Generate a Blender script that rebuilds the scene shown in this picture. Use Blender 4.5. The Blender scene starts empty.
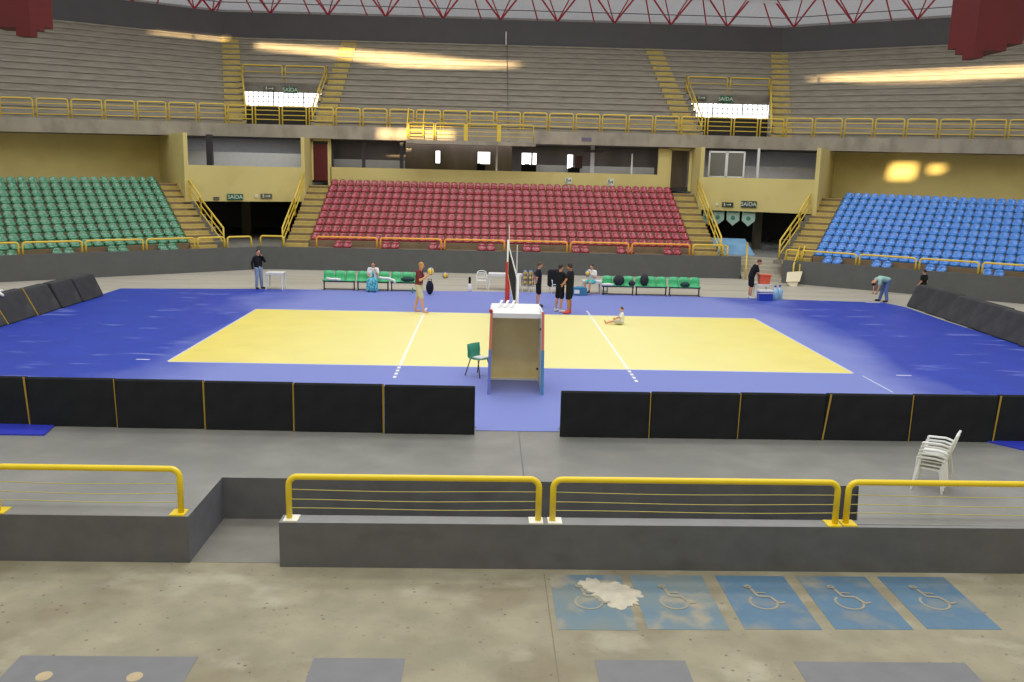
import bpy, bmesh, math, random
from mathutils import Vector, Matrix, Quaternion
random.seed(7)
PI = math.pi
scene = bpy.context.scene
COL = scene.collection

# ------------------------------------------------------------------ materials
def lin(c):
    return tuple(((v/255)/12.92 if v/255 <= .04045 else (((v/255)+.055)/1.055)**2.4) for v in c)

def mat(name, rgb, rough=.6, metal=0., var=0., scale=4., rgb2=None, bump=0., stretch=(1, 1, 1), spec=.5, detail=6, emit=None, estr=0., contrast=(.35, .65)):
    m = bpy.data.materials.new(name); m.use_nodes = True
    nt = m.node_tree; b = nt.nodes['Principled BSDF']
    c = lin(rgb)
    b.inputs['Roughness'].default_value = rough
    b.inputs['Metallic'].default_value = metal
    b.inputs['Specular IOR Level'].default_value = spec
    if emit:
        b.inputs['Emission Color'].default_value = (*lin(emit), 1); b.inputs['Emission Strength'].default_value = estr
    tc = nt.nodes.new('ShaderNodeTexCoord'); mp = nt.nodes.new('ShaderNodeMapping')
    mp.inputs['Scale'].default_value = stretch
    nt.links.new(tc.outputs['Object'], mp.inputs['Vector'])
    nz = nt.nodes.new('ShaderNodeTexNoise'); nz.inputs['Scale'].default_value = scale; nz.inputs['Detail'].default_value = detail
    nt.links.new(mp.outputs['Vector'], nz.inputs['Vector'])
    rp = nt.nodes.new('ShaderNodeValToRGB')
    rp.color_ramp.elements[0].position = contrast[0]; rp.color_ramp.elements[1].position = contrast[1]
    if rgb2 is None:
        k = 1-var; a = tuple(v*k for v in c); d = tuple(min(1, v*(1+var)) for v in c)
    else:
        a = c; d = lin(rgb2)
    rp.color_ramp.elements[0].color = (*a, 1); rp.color_ramp.elements[1].color = (*d, 1)
    nt.links.new(nz.outputs['Fac'], rp.inputs['Fac'])
    nt.links.new(rp.outputs['Color'], b.inputs['Base Color'])
    if bump:
        bp = nt.nodes.new('ShaderNodeBump'); bp.inputs['Strength'].default_value = bump; bp.inputs['Distance'].default_value = .01
        nt.links.new(nz.outputs['Fac'], bp.inputs['Height']); nt.links.new(bp.outputs['Normal'], b.inputs['Normal'])
    m['_ramp'] = rp.name
    return m

def overlay(m, rgb, scale, lo, hi, stretch=(1, 1, 1), kind='noise', amount=1., detail=6):
    """mix a second colour into the base colour with its own noise mask"""
    nt = m.node_tree; b = nt.nodes['Principled BSDF']
    src = b.inputs['Base Color'].links[0].from_socket
    tc = nt.nodes.new('ShaderNodeTexCoord'); mp = nt.nodes.new('ShaderNodeMapping'); mp.inputs['Scale'].default_value = stretch
    nt.links.new(tc.outputs['Object'], mp.inputs['Vector'])
    if kind == 'noise':
        t = nt.nodes.new('ShaderNodeTexNoise'); t.inputs['Detail'].default_value = detail; o = 'Fac'
    else:
        t = nt.nodes.new('ShaderNodeTexVoronoi'); o = 'Distance'
    t.inputs['Scale'].default_value = scale
    nt.links.new(mp.outputs['Vector'], t.inputs['Vector'])
    mr = nt.nodes.new('ShaderNodeMapRange'); mr.inputs['From Min'].default_value = lo; mr.inputs['From Max'].default_value = hi
    mr.inputs['To Max'].default_value = amount
    nt.links.new(t.outputs[o], mr.inputs['Value'])
    mx = nt.nodes.new('ShaderNodeMix'); mx.data_type = 'RGBA'
    nt.links.new(mr.outputs['Result'], mx.inputs['Factor']); nt.links.new(src, mx.inputs['A'])
    mx.inputs['B'].default_value = (*lin(rgb), 1)
    nt.links.new(mx.outputs['Result'], b.inputs['Base Color'])
    return m

M = {}
M['floor'] = overlay(mat('arena_floor_paint', (138, 138, 133), .27, var=.09, scale=1.2), (122, 124, 120), .35, .45, .6, kind='noise', amount=.6)
def pale_middle(name, deep, pale, x0, x1, rough, amp, sc, stretch):
    """mat colour that is pale in the middle and deep towards the sides, with a noisy border"""
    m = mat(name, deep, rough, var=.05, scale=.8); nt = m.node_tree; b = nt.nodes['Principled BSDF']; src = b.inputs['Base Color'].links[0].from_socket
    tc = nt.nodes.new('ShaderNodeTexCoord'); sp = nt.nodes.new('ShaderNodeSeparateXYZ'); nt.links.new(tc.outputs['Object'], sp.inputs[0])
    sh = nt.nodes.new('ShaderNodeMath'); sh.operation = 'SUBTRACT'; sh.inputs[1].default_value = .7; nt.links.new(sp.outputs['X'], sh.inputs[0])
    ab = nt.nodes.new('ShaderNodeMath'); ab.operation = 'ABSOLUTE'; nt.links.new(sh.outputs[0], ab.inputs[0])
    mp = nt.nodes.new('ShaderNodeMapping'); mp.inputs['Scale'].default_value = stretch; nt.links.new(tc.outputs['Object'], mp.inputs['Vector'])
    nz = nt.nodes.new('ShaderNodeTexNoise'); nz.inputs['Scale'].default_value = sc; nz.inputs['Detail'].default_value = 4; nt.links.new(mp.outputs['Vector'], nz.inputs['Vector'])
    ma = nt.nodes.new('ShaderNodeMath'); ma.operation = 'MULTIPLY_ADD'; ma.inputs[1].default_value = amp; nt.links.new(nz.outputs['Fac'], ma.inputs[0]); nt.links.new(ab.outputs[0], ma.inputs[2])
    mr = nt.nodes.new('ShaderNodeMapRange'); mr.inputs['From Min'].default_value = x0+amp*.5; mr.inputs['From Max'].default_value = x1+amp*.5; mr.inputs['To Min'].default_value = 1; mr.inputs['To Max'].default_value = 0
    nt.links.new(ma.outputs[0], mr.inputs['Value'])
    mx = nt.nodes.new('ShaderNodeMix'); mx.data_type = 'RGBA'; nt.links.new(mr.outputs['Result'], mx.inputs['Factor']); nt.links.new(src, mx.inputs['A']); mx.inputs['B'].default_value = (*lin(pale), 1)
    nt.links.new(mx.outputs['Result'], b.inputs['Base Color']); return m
M['mat'] = pale_middle('blue_court_mat', (42, 64, 168), (120, 132, 198), 8.3, 10.9, .45, 6.5, .30, (.8, .5, 1))
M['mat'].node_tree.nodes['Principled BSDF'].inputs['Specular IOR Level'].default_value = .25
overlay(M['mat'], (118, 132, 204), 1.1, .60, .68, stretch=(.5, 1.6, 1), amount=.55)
M['mat2'] = mat('blue_mat_offcut', (50, 62, 190), .45, var=.05)
M['yellow_court'] = pale_middle('yellow_court_mat', (228, 212, 106), (236, 229, 158), 3., 9.5, .4, 3., .5, (1, 1, 1))
M['line'] = mat('white_line_tape', (232, 232, 226), .5)
M['line_worn'] = mat('worn_line', (196, 200, 226), .5)
M['darkwall'] = overlay(mat('dark_grey_wall_paint', (88, 90, 92), .55, var=.06, scale=2.), (98, 98, 97), 6, .6, .75, amount=.4)
M['nearwall'] = overlay(mat('near_wall_paint', (97, 99, 106), .6, var=.08, scale=3., bump=.1), (74, 74, 77), 1.2, .55, .75, stretch=(1, 1, 2), amount=.5)
M['walltop'] = mat('wall_top_paint', (128, 129, 130), .55, var=.07, scale=3.)
M['concrete'] = overlay(mat('beige_concrete', (144, 138, 116), .75, var=.13, scale=1.4, bump=.15), (122, 112, 90), .75, .5, .66, amount=.7)
overlay(M['concrete'], (172, 167, 148), .9, .58, .7, stretch=(1, 1.4, 1), amount=.6)
overlay(M['concrete'], (88, 78, 62), 5., .14, .05, kind='voronoi', amount=.8)
overlay(M['concrete'], (104, 96, 78), 14., .62, .74, amount=.45)
M['ramp'] = mat('ramp_floor', (118, 116, 108), .6, var=.12, scale=1.5)
M['terrace'] = overlay(mat('terrace_concrete', (132, 127, 118), .8, var=.10, scale=.8, stretch=(1, 1, 1)), (104, 99, 92), 1.0, .48, .62, stretch=(.6, 1, 2), amount=.7)
overlay(M['terrace'], (148, 136, 118), .25, .5, .75, stretch=(1, 1, 1), amount=.45)
M['terrace_r'] = mat('terrace_riser_concrete', (152, 146, 136), .8, var=.14, scale=2.5, stretch=(.5, .5, 3))
M['fascia'] = overlay(mat('fascia_concrete', (158, 150, 136), .8, var=.10, scale=.9), (118, 112, 102), 1.3, .5, .7, stretch=(1, 1, .5), amount=.6)
M['lowstep'] = mat('lower_step_concrete', (124, 106, 84), .8, var=.12, scale=2)
M['yellow_step'] = overlay(mat('worn_yellow_step_paint', (186, 166, 96), .65, var=.08, scale=5), (150, 130, 92), 3, .5, .7, amount=.5)
M['wall_yellow'] = overlay(mat('ochre_wall_paint', (208, 194, 128), .7, var=.04, scale=.5), (190, 172, 108), .6, .5, .7, amount=.5)
M['rail'] = mat('yellow_rail_paint', (236, 208, 40), .3, var=.03, scale=3)
M['rail_far'] = mat('yellow_far_rail_paint', (220, 190, 72), .4, var=.05, scale=3)
M['rail_orange'] = mat('orange_yellow_rail_paint', (238, 166, 54), .4, var=.04, scale=3)
M['wire'] = mat('dull_yellow_wire', (190, 180, 96), .5)
M['white'] = mat('white_plastic', (226, 228, 228), .35, var=.02)
M['white_paint'] = mat('white_paint', (240, 238, 226), .5)
M['black_cloth'] = mat('black_barrier_cloth', (34, 37, 42), .85, var=.15, scale=3, spec=.2)
M['pad_cloth'] = overlay(mat('dark_grey_barrier_cloth', (56, 57, 59), .75, var=.12, scale=2, spec=.3), (76, 76, 76), 1.5, .5, .7, amount=.5)
M['strap'] = mat('ochre_strap', (168, 138, 54), .7, var=.1)
M['seat_green'] = mat('green_seat_plastic', (56, 132, 96), .16, var=.10, scale=.6)
M['seat_red'] = mat('crimson_seat_plastic', (154, 36, 58), .16, var=.08, scale=.6)
M['seat_blue'] = mat('blue_seat_plastic', (48, 126, 216), .16, var=.06, scale=.6)
M['bench_green'] = mat('bench_green_plastic', (62, 178, 118), .3, var=.05)
M['dark_metal'] = mat('dark_metal', (62, 58, 66), .45, metal=.3)
M['teal'] = mat('teal_green_plastic', (30, 132, 108), .3)
M['maroon'] = mat('maroon_steel', (92, 10, 15), .6, var=.08, scale=.8)
M['truss'] = mat('red_truss_paint', (196, 62, 80), .5, var=.05)
M['purlin'] = mat('grey_purlin', (108, 100, 106), .5)
M['roof'] = mat('pale_roof_sheet', (214, 210, 206), .6, var=.05, scale=1.5, stretch=(3, .2, 1))
nt = M['roof'].node_tree; tr_ = nt.nodes.new('ShaderNodeBsdfTranslucent'); tr_.inputs['Color'].default_value = (.52, .52, .54, 1); mxs = nt.nodes.new('ShaderNodeMixShader'); mxs.inputs[0].default_value = .5
nt.links.new(nt.nodes['Principled BSDF'].outputs[0], mxs.inputs[1]); nt.links.new(tr_.outputs[0], mxs.inputs[2]); nt.links.new(mxs.outputs[0], nt.nodes['Material Output'].inputs['Surface'])
M['band'] = mat('dark_band_paint', (84, 82, 88), .6, var=.05, scale=1)
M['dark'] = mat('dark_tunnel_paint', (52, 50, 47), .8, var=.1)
M['column'] = mat('grey_column', (118, 114, 104), .7, var=.08)
M['booth_wall'] = mat('booth_wall_grey', (196, 196, 204), .7, var=.05)
M['booth_low'] = mat('booth_low_white', (214, 216, 222), .6, var=.03)
M['booth_dark'] = mat('booth_brown_glass', (112, 98, 88), .25, var=.25, scale=.8, stretch=(1, 1, .3))
M['daylight'] = mat('daylight_pane', (255, 255, 255), .5, emit=(255, 255, 252), estr=2.2)
M['lattice'] = mat('pale_lattice', (200, 206, 214), .6)
M['maroon_door'] = mat('maroon_door_paint', (92, 18, 26), .5, stretch=(6, 1, .2), var=.15)
M['glass'] = mat('window_glass', (110, 112, 112), .08, spec=.8)
M['tan'] = overlay(mat('plywood_tan', (250, 226, 150), .5, var=.05, scale=2), (250, 232, 176), 1, .5, .7, amount=.5)
M['red_pad'] = mat('red_pad', (186, 48, 46), .5)
M['coral'] = mat('coral_edge', (224, 128, 110), .5)
M['sky_blue'] = mat('sky_blue_edge', (84, 150, 196), .45)
M['lilac'] = mat('pale_blue_edge', (120, 136, 208), .45)
M['net'] = mat('black_net_cord', (28, 28, 32), .8)
M['sign_green'] = mat('sign_green', (22, 92, 66), .5)
M['sign_dark'] = mat('sign_dark_green', (38, 58, 46), .5)
M['sign_grey'] = mat('sign_grey', (92, 92, 78), .5)
M['sign_white'] = mat('sign_white', (214, 222, 212), .5)
M['pennant'] = mat('pale_green_pennant', (158, 186, 176), .7, var=.04)
M['pennant_g'] = mat('pennant_green_print', (70, 130, 112), .7)
M['blue_banner'] = mat('blue_banner_cloth', (96, 144, 186), .6, rgb2=(120, 164, 200), scale=1.5)
M['bay_blue'] = overlay(mat('bay_blue_paint', (88, 118, 140), .65, rgb2=(74, 108, 138), scale=1.6), (140, 138, 120), 1.6, .5, .72, amount=.8)
M['bay_blue_worn'] = overlay(mat('worn_bay_blue_paint', (96, 122, 138), .7, rgb2=(112, 124, 124), scale=1.6), (160, 148, 122), 2.2, .5, .68, amount=.85)
M['bay_grey'] = mat('bay_grey_paint', (113, 114, 117), .6, var=.05)
M['symbol'] = mat('faded_symbol_paint', (146, 142, 124), .7, var=.08, scale=6)
M['plaster'] = mat('white_plaster_spill', (184, 178, 160), .8, var=.10, scale=6)
M['skin'] = mat('skin', (206, 152, 124), .55)
M['skin2'] = mat('tanned_skin', (176, 120, 90), .55)
M['hair_dark'] = mat('dark_hair', (36, 28, 26), .6)
M['hair_brown'] = mat('brown_hair', (84, 52, 38), .6)
M['hair_blond'] = mat('blond_hair', (176, 130, 66), .6)
M['cl_black'] = mat('black_cloth', (28, 29, 34), .85, spec=.2)
M['cl_navy'] = mat('navy_cloth', (32, 34, 52), .85, spec=.2)
M['cl_maroon'] = mat('maroon_cloth', (104, 32, 44), .8)
M['cl_khaki'] = mat('khaki_cloth', (192, 188, 172), .8)
M['cl_white'] = mat('white_cloth', (226, 226, 226), .8)
M['cl_jeans'] = mat('pale_jeans', (138, 158, 186), .8, var=.1, scale=8)
M['cl_jeans2'] = mat('blue_jeans', (88, 114, 168), .8, var=.12, scale=8)
M['cl_teal'] = mat('pale_teal_cloth', (150, 192, 188), .8)
M['cl_turq'] = mat('turquoise_cloth', (84, 196, 196), .8)
M['cl_dress'] = mat('patterned_teal_dress', (40, 130, 170), .8, rgb2=(112, 196, 204), scale=14, contrast=(.45, .55))
M['cl_orange'] = mat('orange_cloth', (236, 92, 66), .7)
M['shoe_dark'] = mat('dark_shoe', (40, 38, 40), .6)
M['shoe_red'] = mat('orange_red_shoe', (232, 84, 66), .5)
M['ball_yellow'] = mat('yellow_ball', (232, 192, 60), .45)
M['ball_blue'] = mat('blue_ball_panel', (70, 120, 190), .45)
M['crate'] = mat('orange_plastic', (226, 96, 60), .45)
M['cooler'] = mat('blue_cooler', (34, 66, 184), .4)
M['jug'] = mat('pale_blue_plastic', (150, 192, 222), .2, spec=.7)
M['bag'] = mat('dark_bag', (40, 42, 50), .8)
M['bag_green'] = mat('dark_green_bag', (30, 60, 56), .8)
M['red_small'] = mat('red_cloth', (200, 60, 60), .8)
M['cardboard'] = mat('pale_board', (222, 212, 184), .6)
M['bluebag'] = mat('blue_teal_bag', (52, 120, 160), .6)

# ------------------------------------------------------------------ mesh building
class B:
    def __init__(s): s.bm = bmesh.new()
    def quad(s, a, b, c, d):
        v = [s.bm.verts.new(p) for p in (a, b, c, d)]; s.bm.faces.new(v); return s
    def poly(s, pts): s.bm.faces.new([s.bm.verts.new(p) for p in pts]); return s
    def hexa(s, lo, hi):
        """closed prism between two equal rings of points (lo and hi)"""
        n = len(lo); a = [s.bm.verts.new(p) for p in lo]; b = [s.bm.verts.new(p) for p in hi]
        s.bm.faces.new(a[::-1]); s.bm.faces.new(b)
        for i in range(n): s.bm.faces.new((a[i], a[(i+1) % n], b[(i+1) % n], b[i]))
        return s
    def box(s, c, size, rz=0, rot=None):
        hx, hy, hz = (v/2 for v in size)
        R = rot if rot is not None else Matrix.Rotation(rz, 3, 'Z')
        C = Vector(c)
        P = lambda x, y, z: C+R@Vector((x, y, z))
        return s.hexa([P(-hx, -hy, -hz), P(hx, -hy, -hz), P(hx, hy, -hz), P(-hx, hy, -hz)],
                      [P(-hx, -hy, hz), P(hx, -hy, hz), P(hx, hy, hz), P(-hx, hy, hz)])
    def prism(s, pts, z0, z1):
        return s.hexa([(x, y, z0) for x, y in pts], [(x, y, z1) for x, y in pts])
    def tube(s, path, r, n=8, closed=False, r2=None):
        path = [Vector(p) for p in path]; m = len(path); rings = []
        up = None
        for i, p in enumerate(path):
            if closed: t = path[(i+1) % m]-path[i-1]
            else: t = path[min(i+1, m-1)]-path[max(i-1, 0)]
            t.normalize()
            if up is None:
                up = Vector((0, 0, 1)) if abs(t.z) < .9 else Vector((1, 0, 0))
            x = up-t*up.dot(t)
            if x.length < 1e-4: x = t.orthogonal()
            x.normalize(); up = x; y = t.cross(x)
            rr = r if r2 is None else r+(r2-r)*i/max(1, m-1)
            rings.append([s.bm.verts.new(p+x*math.cos(2*PI*k/n)*rr+y*math.sin(2*PI*k/n)*rr) for k in range(n)])
        for i in range(m if closed else m-1):
            a, b = rings[i], rings[(i+1) % m]
            for k in range(n): s.bm.faces.new((a[k], a[(k+1) % n], b[(k+1) % n], b[k]))
        if not closed:
            s.bm.faces.new(rings[0][::-1]); s.bm.faces.new(rings[-1])
        return s
    def ball(s, c, r, seg=12, sc=(1, 1, 1), R=None):
        mt = Matrix.Translation(c) @ (R.to_4x4() if R else Matrix.Identity(4)) @ Matrix.Diagonal((sc[0], sc[1], sc[2], 1))
        bmesh.ops.create_uvsphere(s.bm, u_segments=seg, v_segments=max(6, seg*2//3), radius=r, matrix=mt); return s
    def capsule(s, a, b, ra, rb, n=10):
        """closed tapered capsule"""
        a = Vector(a); b = Vector(b); d = b-a; L = d.length
        t = d.normalized() if L > 1e-6 else Vector((0, 0, 1))
        x = t.orthogonal().normalized(); y = t.cross(x); prof = []
        for k in range(1, 4): th = PI/2*(1-k/3); prof.append((a-t*ra*math.sin(th), ra*math.cos(th)))
        for k in range(0, 3): th = PI/2*k/3; prof.append((b+t*rb*math.sin(th), rb*math.cos(th)))
        p0 = s.bm.verts.new(a-t*ra); p1 = s.bm.verts.new(b+t*rb); rings = []
        for c, r in prof: rings.append([s.bm.verts.new(c+x*math.cos(2*PI*k/n)*r+y*math.sin(2*PI*k/n)*r) for k in range(n)])
        for k in range(n):
            s.bm.faces.new((p0, rings[0][(k+1) % n], rings[0][k]))
            s.bm.faces.new((p1, rings[-1][k], rings[-1][(k+1) % n]))
        for i in range(len(rings)-1):
            for k in range(n): s.bm.faces.new((rings[i][k], rings[i][(k+1) % n], rings[i+1][(k+1) % n], rings[i+1][k]))
        return s
    def lathe(s, prof, c=(0, 0, 0), n=16):
        c = Vector(c); rings = []
        for r, z in prof: rings.append([s.bm.verts.new(c+Vector((r*math.cos(2*PI*k/n), r*math.sin(2*PI*k/n), z))) for k in range(n)])
        for i in range(len(rings)-1):
            for k in range(n): s.bm.faces.new((rings[i][k], rings[i][(k+1) % n], rings[i+1][(k+1) % n], rings[i+1][k]))
        s.bm.faces.new(rings[0][::-1]); s.bm.faces.new(rings[-1])
        return s
    def build(s, name, m, parent=None, smooth=False, recalc=True):
        if recalc: bmesh.ops.recalc_face_normals(s.bm, faces=s.bm.faces)
        me = bpy.data.meshes.new(name); s.bm.to_mesh(me); s.bm.free()
        if smooth:
            for p in me.polygons: p.use_smooth = True
        me.materials.append(m if not isinstance(m, str) else M[m])
        o = bpy.data.objects.new(name, me); COL.objects.link(o)
        if parent: o.parent = parent
        return o

def tag(o, label, cat, group=None, kind=None):
    o['label'] = label; o['category'] = cat
    if group: o['group'] = group
    if kind: o['kind'] = kind
    return o
def thing(name, label, cat, loc=(0, 0, 0), rz=0, group=None):
    o = bpy.data.objects.new(name, None); COL.objects.link(o); o.empty_display_size = .2
    o.location = loc; o.rotation_euler = (0, 0, rz)
    return tag(o, label, cat, group)
def struct(o): o['kind'] = 'structure'; return o
def copy_tree(o, parent=None):
    kids = [c for c in bpy.data.objects if c.parent == o]
    c = o.copy(); COL.objects.link(c)
    if parent: c.parent = parent
    for k in kids: copy_tree(k, c)
    return c
ORD = ['zeroth', 'first', 'second', 'third', 'fourth', 'fifth', 'sixth', 'seventh', 'eighth', 'ninth', 'tenth', 'eleventh', 'twelfth', 'thirteenth',
       'fourteenth', 'fifteenth', 'sixteenth', 'seventeenth', 'eighteenth', 'nineteenth', 'twentieth']
TENS = ['', '', 'twenty', 'thirty', 'forty']
def ordw(n):
    if n <= 20: return ORD[n]
    if n % 10 == 0: return {30: 'thirtieth', 40: 'fortieth'}[n]
    return TENS[n//10]+'-'+ORD[n % 10]

# ------------------------------------------------------------------ camera
cx, cy, cz, yaw, pitch, roll, fpx = -7.59818272e-01, -2.74052767e+01, 5.04174611, 2.96526102e-02, -1.86469972e-01, 2.36416882e-02, 892.3267
f = Vector((math.sin(yaw)*math.cos(pitch), math.cos(yaw)*math.cos(pitch), math.sin(pitch)))
r = Vector((math.cos(yaw), -math.sin(yaw), 0)); u = r.cross(f)
r2 = r*math.cos(roll)+u*math.sin(roll); u2 = -r*math.sin(roll)+u*math.cos(roll)
cam_d = bpy.data.cameras.new('camera'); cam = bpy.data.objects.new('camera', cam_d); COL.objects.link(cam)
mw = Matrix((( r2.x, u2.x, -f.x, cx), (r2.y, u2.y, -f.y, cy), (r2.z, u2.z, -f.z, cz), (0, 0, 0, 1)))
cam.matrix_world = mw; cam_d.sensor_width = 36; cam_d.lens = fpx/1024*36; cam_d.clip_end = 400
scene.camera = cam

# ------------------------------------------------------------------ plan frames
class Fr:
    def __init__(s, o, ang, sgn):
        s.o = Vector((*o, 0)); s.u = Vector((sgn*math.cos(ang), -math.sin(ang), 0)); s.n = Vector((sgn*math.sin(ang), math.cos(ang), 0))
        s.rz = math.atan2(-s.n.x, s.n.y)      # turns local +y into the outward normal
    def P(s, a, d, z=0): v = s.o+s.u*a+s.n*d; return (v.x, v.y, z)
A = math.radians
FC = Fr((0, 17.5), 0, 1); FL = Fr((-12.2, 17.3), A(37), -1); FR = Fr((12.1, 17.3), A(35.5), 1)
# mirrored frame keeps u pointing away from the centre on both sides
UL = Fr((-15.9, 26), A(33), -1); UR = Fr((16.5, 26), A(33), 1)

# ------------------------------------------------------------------ ground
b = B()
zf = -.12
b.prism([(-30, -12.9+0), (30, -12.9), (30, 40), (-30, 40)], -.9, 0)
b.prism([(-30, -14.97), (-5.06, -14.97), (-5.06, -13.2), (-5.06, -12.9), (-30, -12.9)], -.9, 0)
b.prism([(4.83, -14.95), (30, -14.95), (30, -12.9), (5.70, -12.9), (5.56, -13.25)], -.9, 0)
b.prism([(-5.06, -13.27), (5.55, -13.27), (5.70, -12.9), (-5.06, -12.9)], -.9, 0)
fl = struct(b.build('floor', 'floor'))
fl.data.materials.append(M['nearwall'])
for p in fl.data.polygons:
    if abs(p.normal.z) < .5: p.material_index = 1
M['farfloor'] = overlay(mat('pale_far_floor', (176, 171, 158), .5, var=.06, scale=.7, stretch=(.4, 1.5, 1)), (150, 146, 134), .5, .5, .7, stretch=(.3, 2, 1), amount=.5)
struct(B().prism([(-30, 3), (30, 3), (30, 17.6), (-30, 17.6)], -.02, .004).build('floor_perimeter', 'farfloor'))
for k_, (y_, a_) in enumerate(((12.6, .0), (14.6, .01))):
    struct(B().prism([(-20, y_), (22, y_+a_*40), (22, y_+a_*40+.05), (-20, y_+.05)], 0, .0065).build('trim_%d' % (8+k_), mat('floor_seam', (132, 128, 118), .7)))
fn = struct(B().prism([(-30, -32), (30, -32), (30, -14.9), (-30, -14.9)], -1.0, -.72).build('floor_concourse', 'concrete'))
struct(B().prism([(-5.06, -14.95), (5.62, -14.95), (5.62, -13.2), (-5.06, -13.2)], -1.0, -.715).build('floor_ramp', 'ramp'))
# concourse joint line
struct(B().prism([(.145, -22), (.16, -22), (.16, -15.2), (.145, -15.2)], -.73, -.7185).build('trim_1', mat('joint_groove', (118, 110, 92), .8)))
# near low wall
nw = B()
nw.hexa([(-3.72, -15.08, -.8), (12.5, -15.02, -.8), (12.5, -14.8, -.8), (-3.72, -14.8, -.8)], [(-3.72, -15.08, -.03), (12.5, -15.02, .012), (12.5, -14.78, .012), (-3.72, -14.78, -.03)])
w = struct(nw.build('wall_near', 'nearwall'))
w.data.materials.append(M['walltop'])
for p in w.data.polygons:
    if p.normal.z > .7: p.material_index = 1
# lighter strip on the arena floor edge and joint
struct(B().prism([(-.09, -13.2), (-.07, -13.2), (-.07, -10.3), (-.09, -10.3)], -.01, .002).build('trim_2', M['nearwall']))

# grey and blue painted bays
def bay(x0, x1, y0, y1, m, label, symbol=False, wornsym=False):
    t = tag(B().prism([(x0, y0), (x1, y0), (x1, y1), (x0, y1)], -.722, -.7165).build('painted_bay', m), label, 'floor marking', 'painted wheelchair bays' if symbol else 'grey painted floor patches')
    if symbol:
        s = B(); cxx = (x0+x1)/2; cyy = (y0+y1)/2+.02; z = -.7155; zz = [0.]
        def strip(pts, w=.035):
            pts = [(q_[0]*.78-.02, q_[1]*.78+.02) for q_ in pts]
            for (ax, ay), (bx, by) in zip(pts[:-1], pts[1:]):
                d = Vector((bx-ax, by-ay, 0)); L = d.length; d.normalize(); n = Vector((-d.y, d.x, 0))*w/2
                a_ = Vector((cxx+ax, cyy+ay, z)); b_ = Vector((cxx+bx, cyy+by, z))
                zz[0] += .0004; dz = Vector((0, 0, zz[0])); s.quad(a_-n+dz, b_-n+dz, b_+n+dz, a_+n+dz)
        strip([(-.02+.24*math.cos(t_), -.10+.26*math.sin(t_)) for t_ in [math.radians(q) for q in range(130, 390, 20)]])
        strip([(-.10, .42), (-.06, .12), (.16, .10), (.24, -.14), (.36, -.10)], .045)
        strip([(-.08, .26), (.12, .24)], .035)
        strip([(-.14+.05*math.cos(q), .49+.05*math.sin(q)) for q in [k*PI/4 for k in range(9)]], .04)
        sy = s.build('wheelchair_symbol', 'symbol', t, recalc=False)
        sy['label'] = 'faded beige wheelchair user symbol'
yb0, yb1 = -16.84, -15.24
names = ['worn blue wheelchair bay on the concrete, half covered by the white spill',
         'faded blue wheelchair bay just right of the white spill', 'bright blue wheelchair bay in the middle of the five bays',
         'blue wheelchair bay, second from the right end of the row', 'blue wheelchair bay at the right end of the row']
for i, (a0, a1) in enumerate([(.23, 1.27), (1.40, 2.47), (2.67, 3.69), (3.87, 4.91), (5.10, 6.10)]):
    bay(a0, a1, yb0+.1*i/4, yb1+.05*i/4, M['bay_blue_worn'] if i < 2 else M['bay_blue'], names[i], True)
for a0, a1, lab in [(-6.2, -4.12, 'wide grey painted patch at the bottom left of the concrete concourse'), (-2.75, -1.66, 'short grey painted patch left of the floor joint'),
                (.62, 1.72, 'short grey painted patch right of the floor joint'), (3.05, 5.16, 'wide grey painted patch below the right blue bays')]:
    bay(a0, a1, -19.2, -17.56, M['bay_grey'], lab)
for x_ in (-5.72, -4.70):
    tag(B().prism([(x_+.09*math.cos(q), -18.0+.10*math.sin(q)) for q in [k*PI/8 for k in range(16)]], -.7175, -.7135).build('round_patch', mat('round_patch_paint', (176, 160, 128), .8, var=.1)), 'round beige patch on the wide grey painted patch, %s of two' % ('left' if x_ < -5 else 'right'), 'floor marking')
s = B(); pts = []
for k in range(90):
    a_ = 2*PI*k/90; rr = random.uniform(.75, 1.18)
    rr = 1+.16*math.sin(3*a_+1)+.10*math.sin(7*a_+2)+.06*math.sin(17*a_)+random.uniform(-.06, .06)
    pts.append((1.06+.36*rr*math.cos(a_)-.16*math.sin(a_), -15.80+.42*rr*math.sin(a_)))
s.prism(pts, -.7175, -.712)
tag(s.build('plaster_spill', 'plaster'), 'irregular white plaster spill over the first two blue bays', 'stain')

# ------------------------------------------------------------------ court mat
MATPOLY = [(-15.75, 9.3), (-15.75, -10.1), (-13.2, -10.1), (-13.2, -11.1), (-8.98, -11.1), (-8.98, -10.1), (-.92, -10.1), (.70, -10.1), (9.1, -10.1), (9.1, -11.12), (14, -11.12), (14, -10.1), (16.3, -10.1), (16.25, 5.0), (16.35, 8.3), (16.0, 9.55),
           (11.2, 9.95), (5.9, 10.6), (.3, 10.6), (-5.3, 10.3), (-10.5, 9.95)]
court = thing('court_mat', 'large blue volleyball court mat with yellow playing field in the arena', 'sports mat')
b = B()
b.prism([(x, y) for x, y in MATPOLY if y > -10.2], 0, .012)
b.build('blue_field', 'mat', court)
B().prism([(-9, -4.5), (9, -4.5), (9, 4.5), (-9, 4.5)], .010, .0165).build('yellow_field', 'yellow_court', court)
b = B()
for sx in (-1, 1):
    b = B().prism([(sx*3-.035, -4.5), (sx*3+.035, -4.5), (sx*3+.035, 4.5), (sx*3-.035, 4.5)], .015, .0185)
    b.build('attack_line', 'line', court)
b = B()
for sx in (-1, 1):
    for sy in (-1, 1):
        for k in range(4 if sy < 0 else 3):
            y0 = sy*(4.65+k*.36); y1 = y0+sy*.2; y0, y1 = min(y0, y1), max(y0, y1)
            b.prism([(sx*3-.04, y0), (sx*3+.04, y0), (sx*3+.04, y1), (sx*3-.04, y1)], .011, .0165)
b.build('dashed_line_extension', 'line', court)
b = B()
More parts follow.
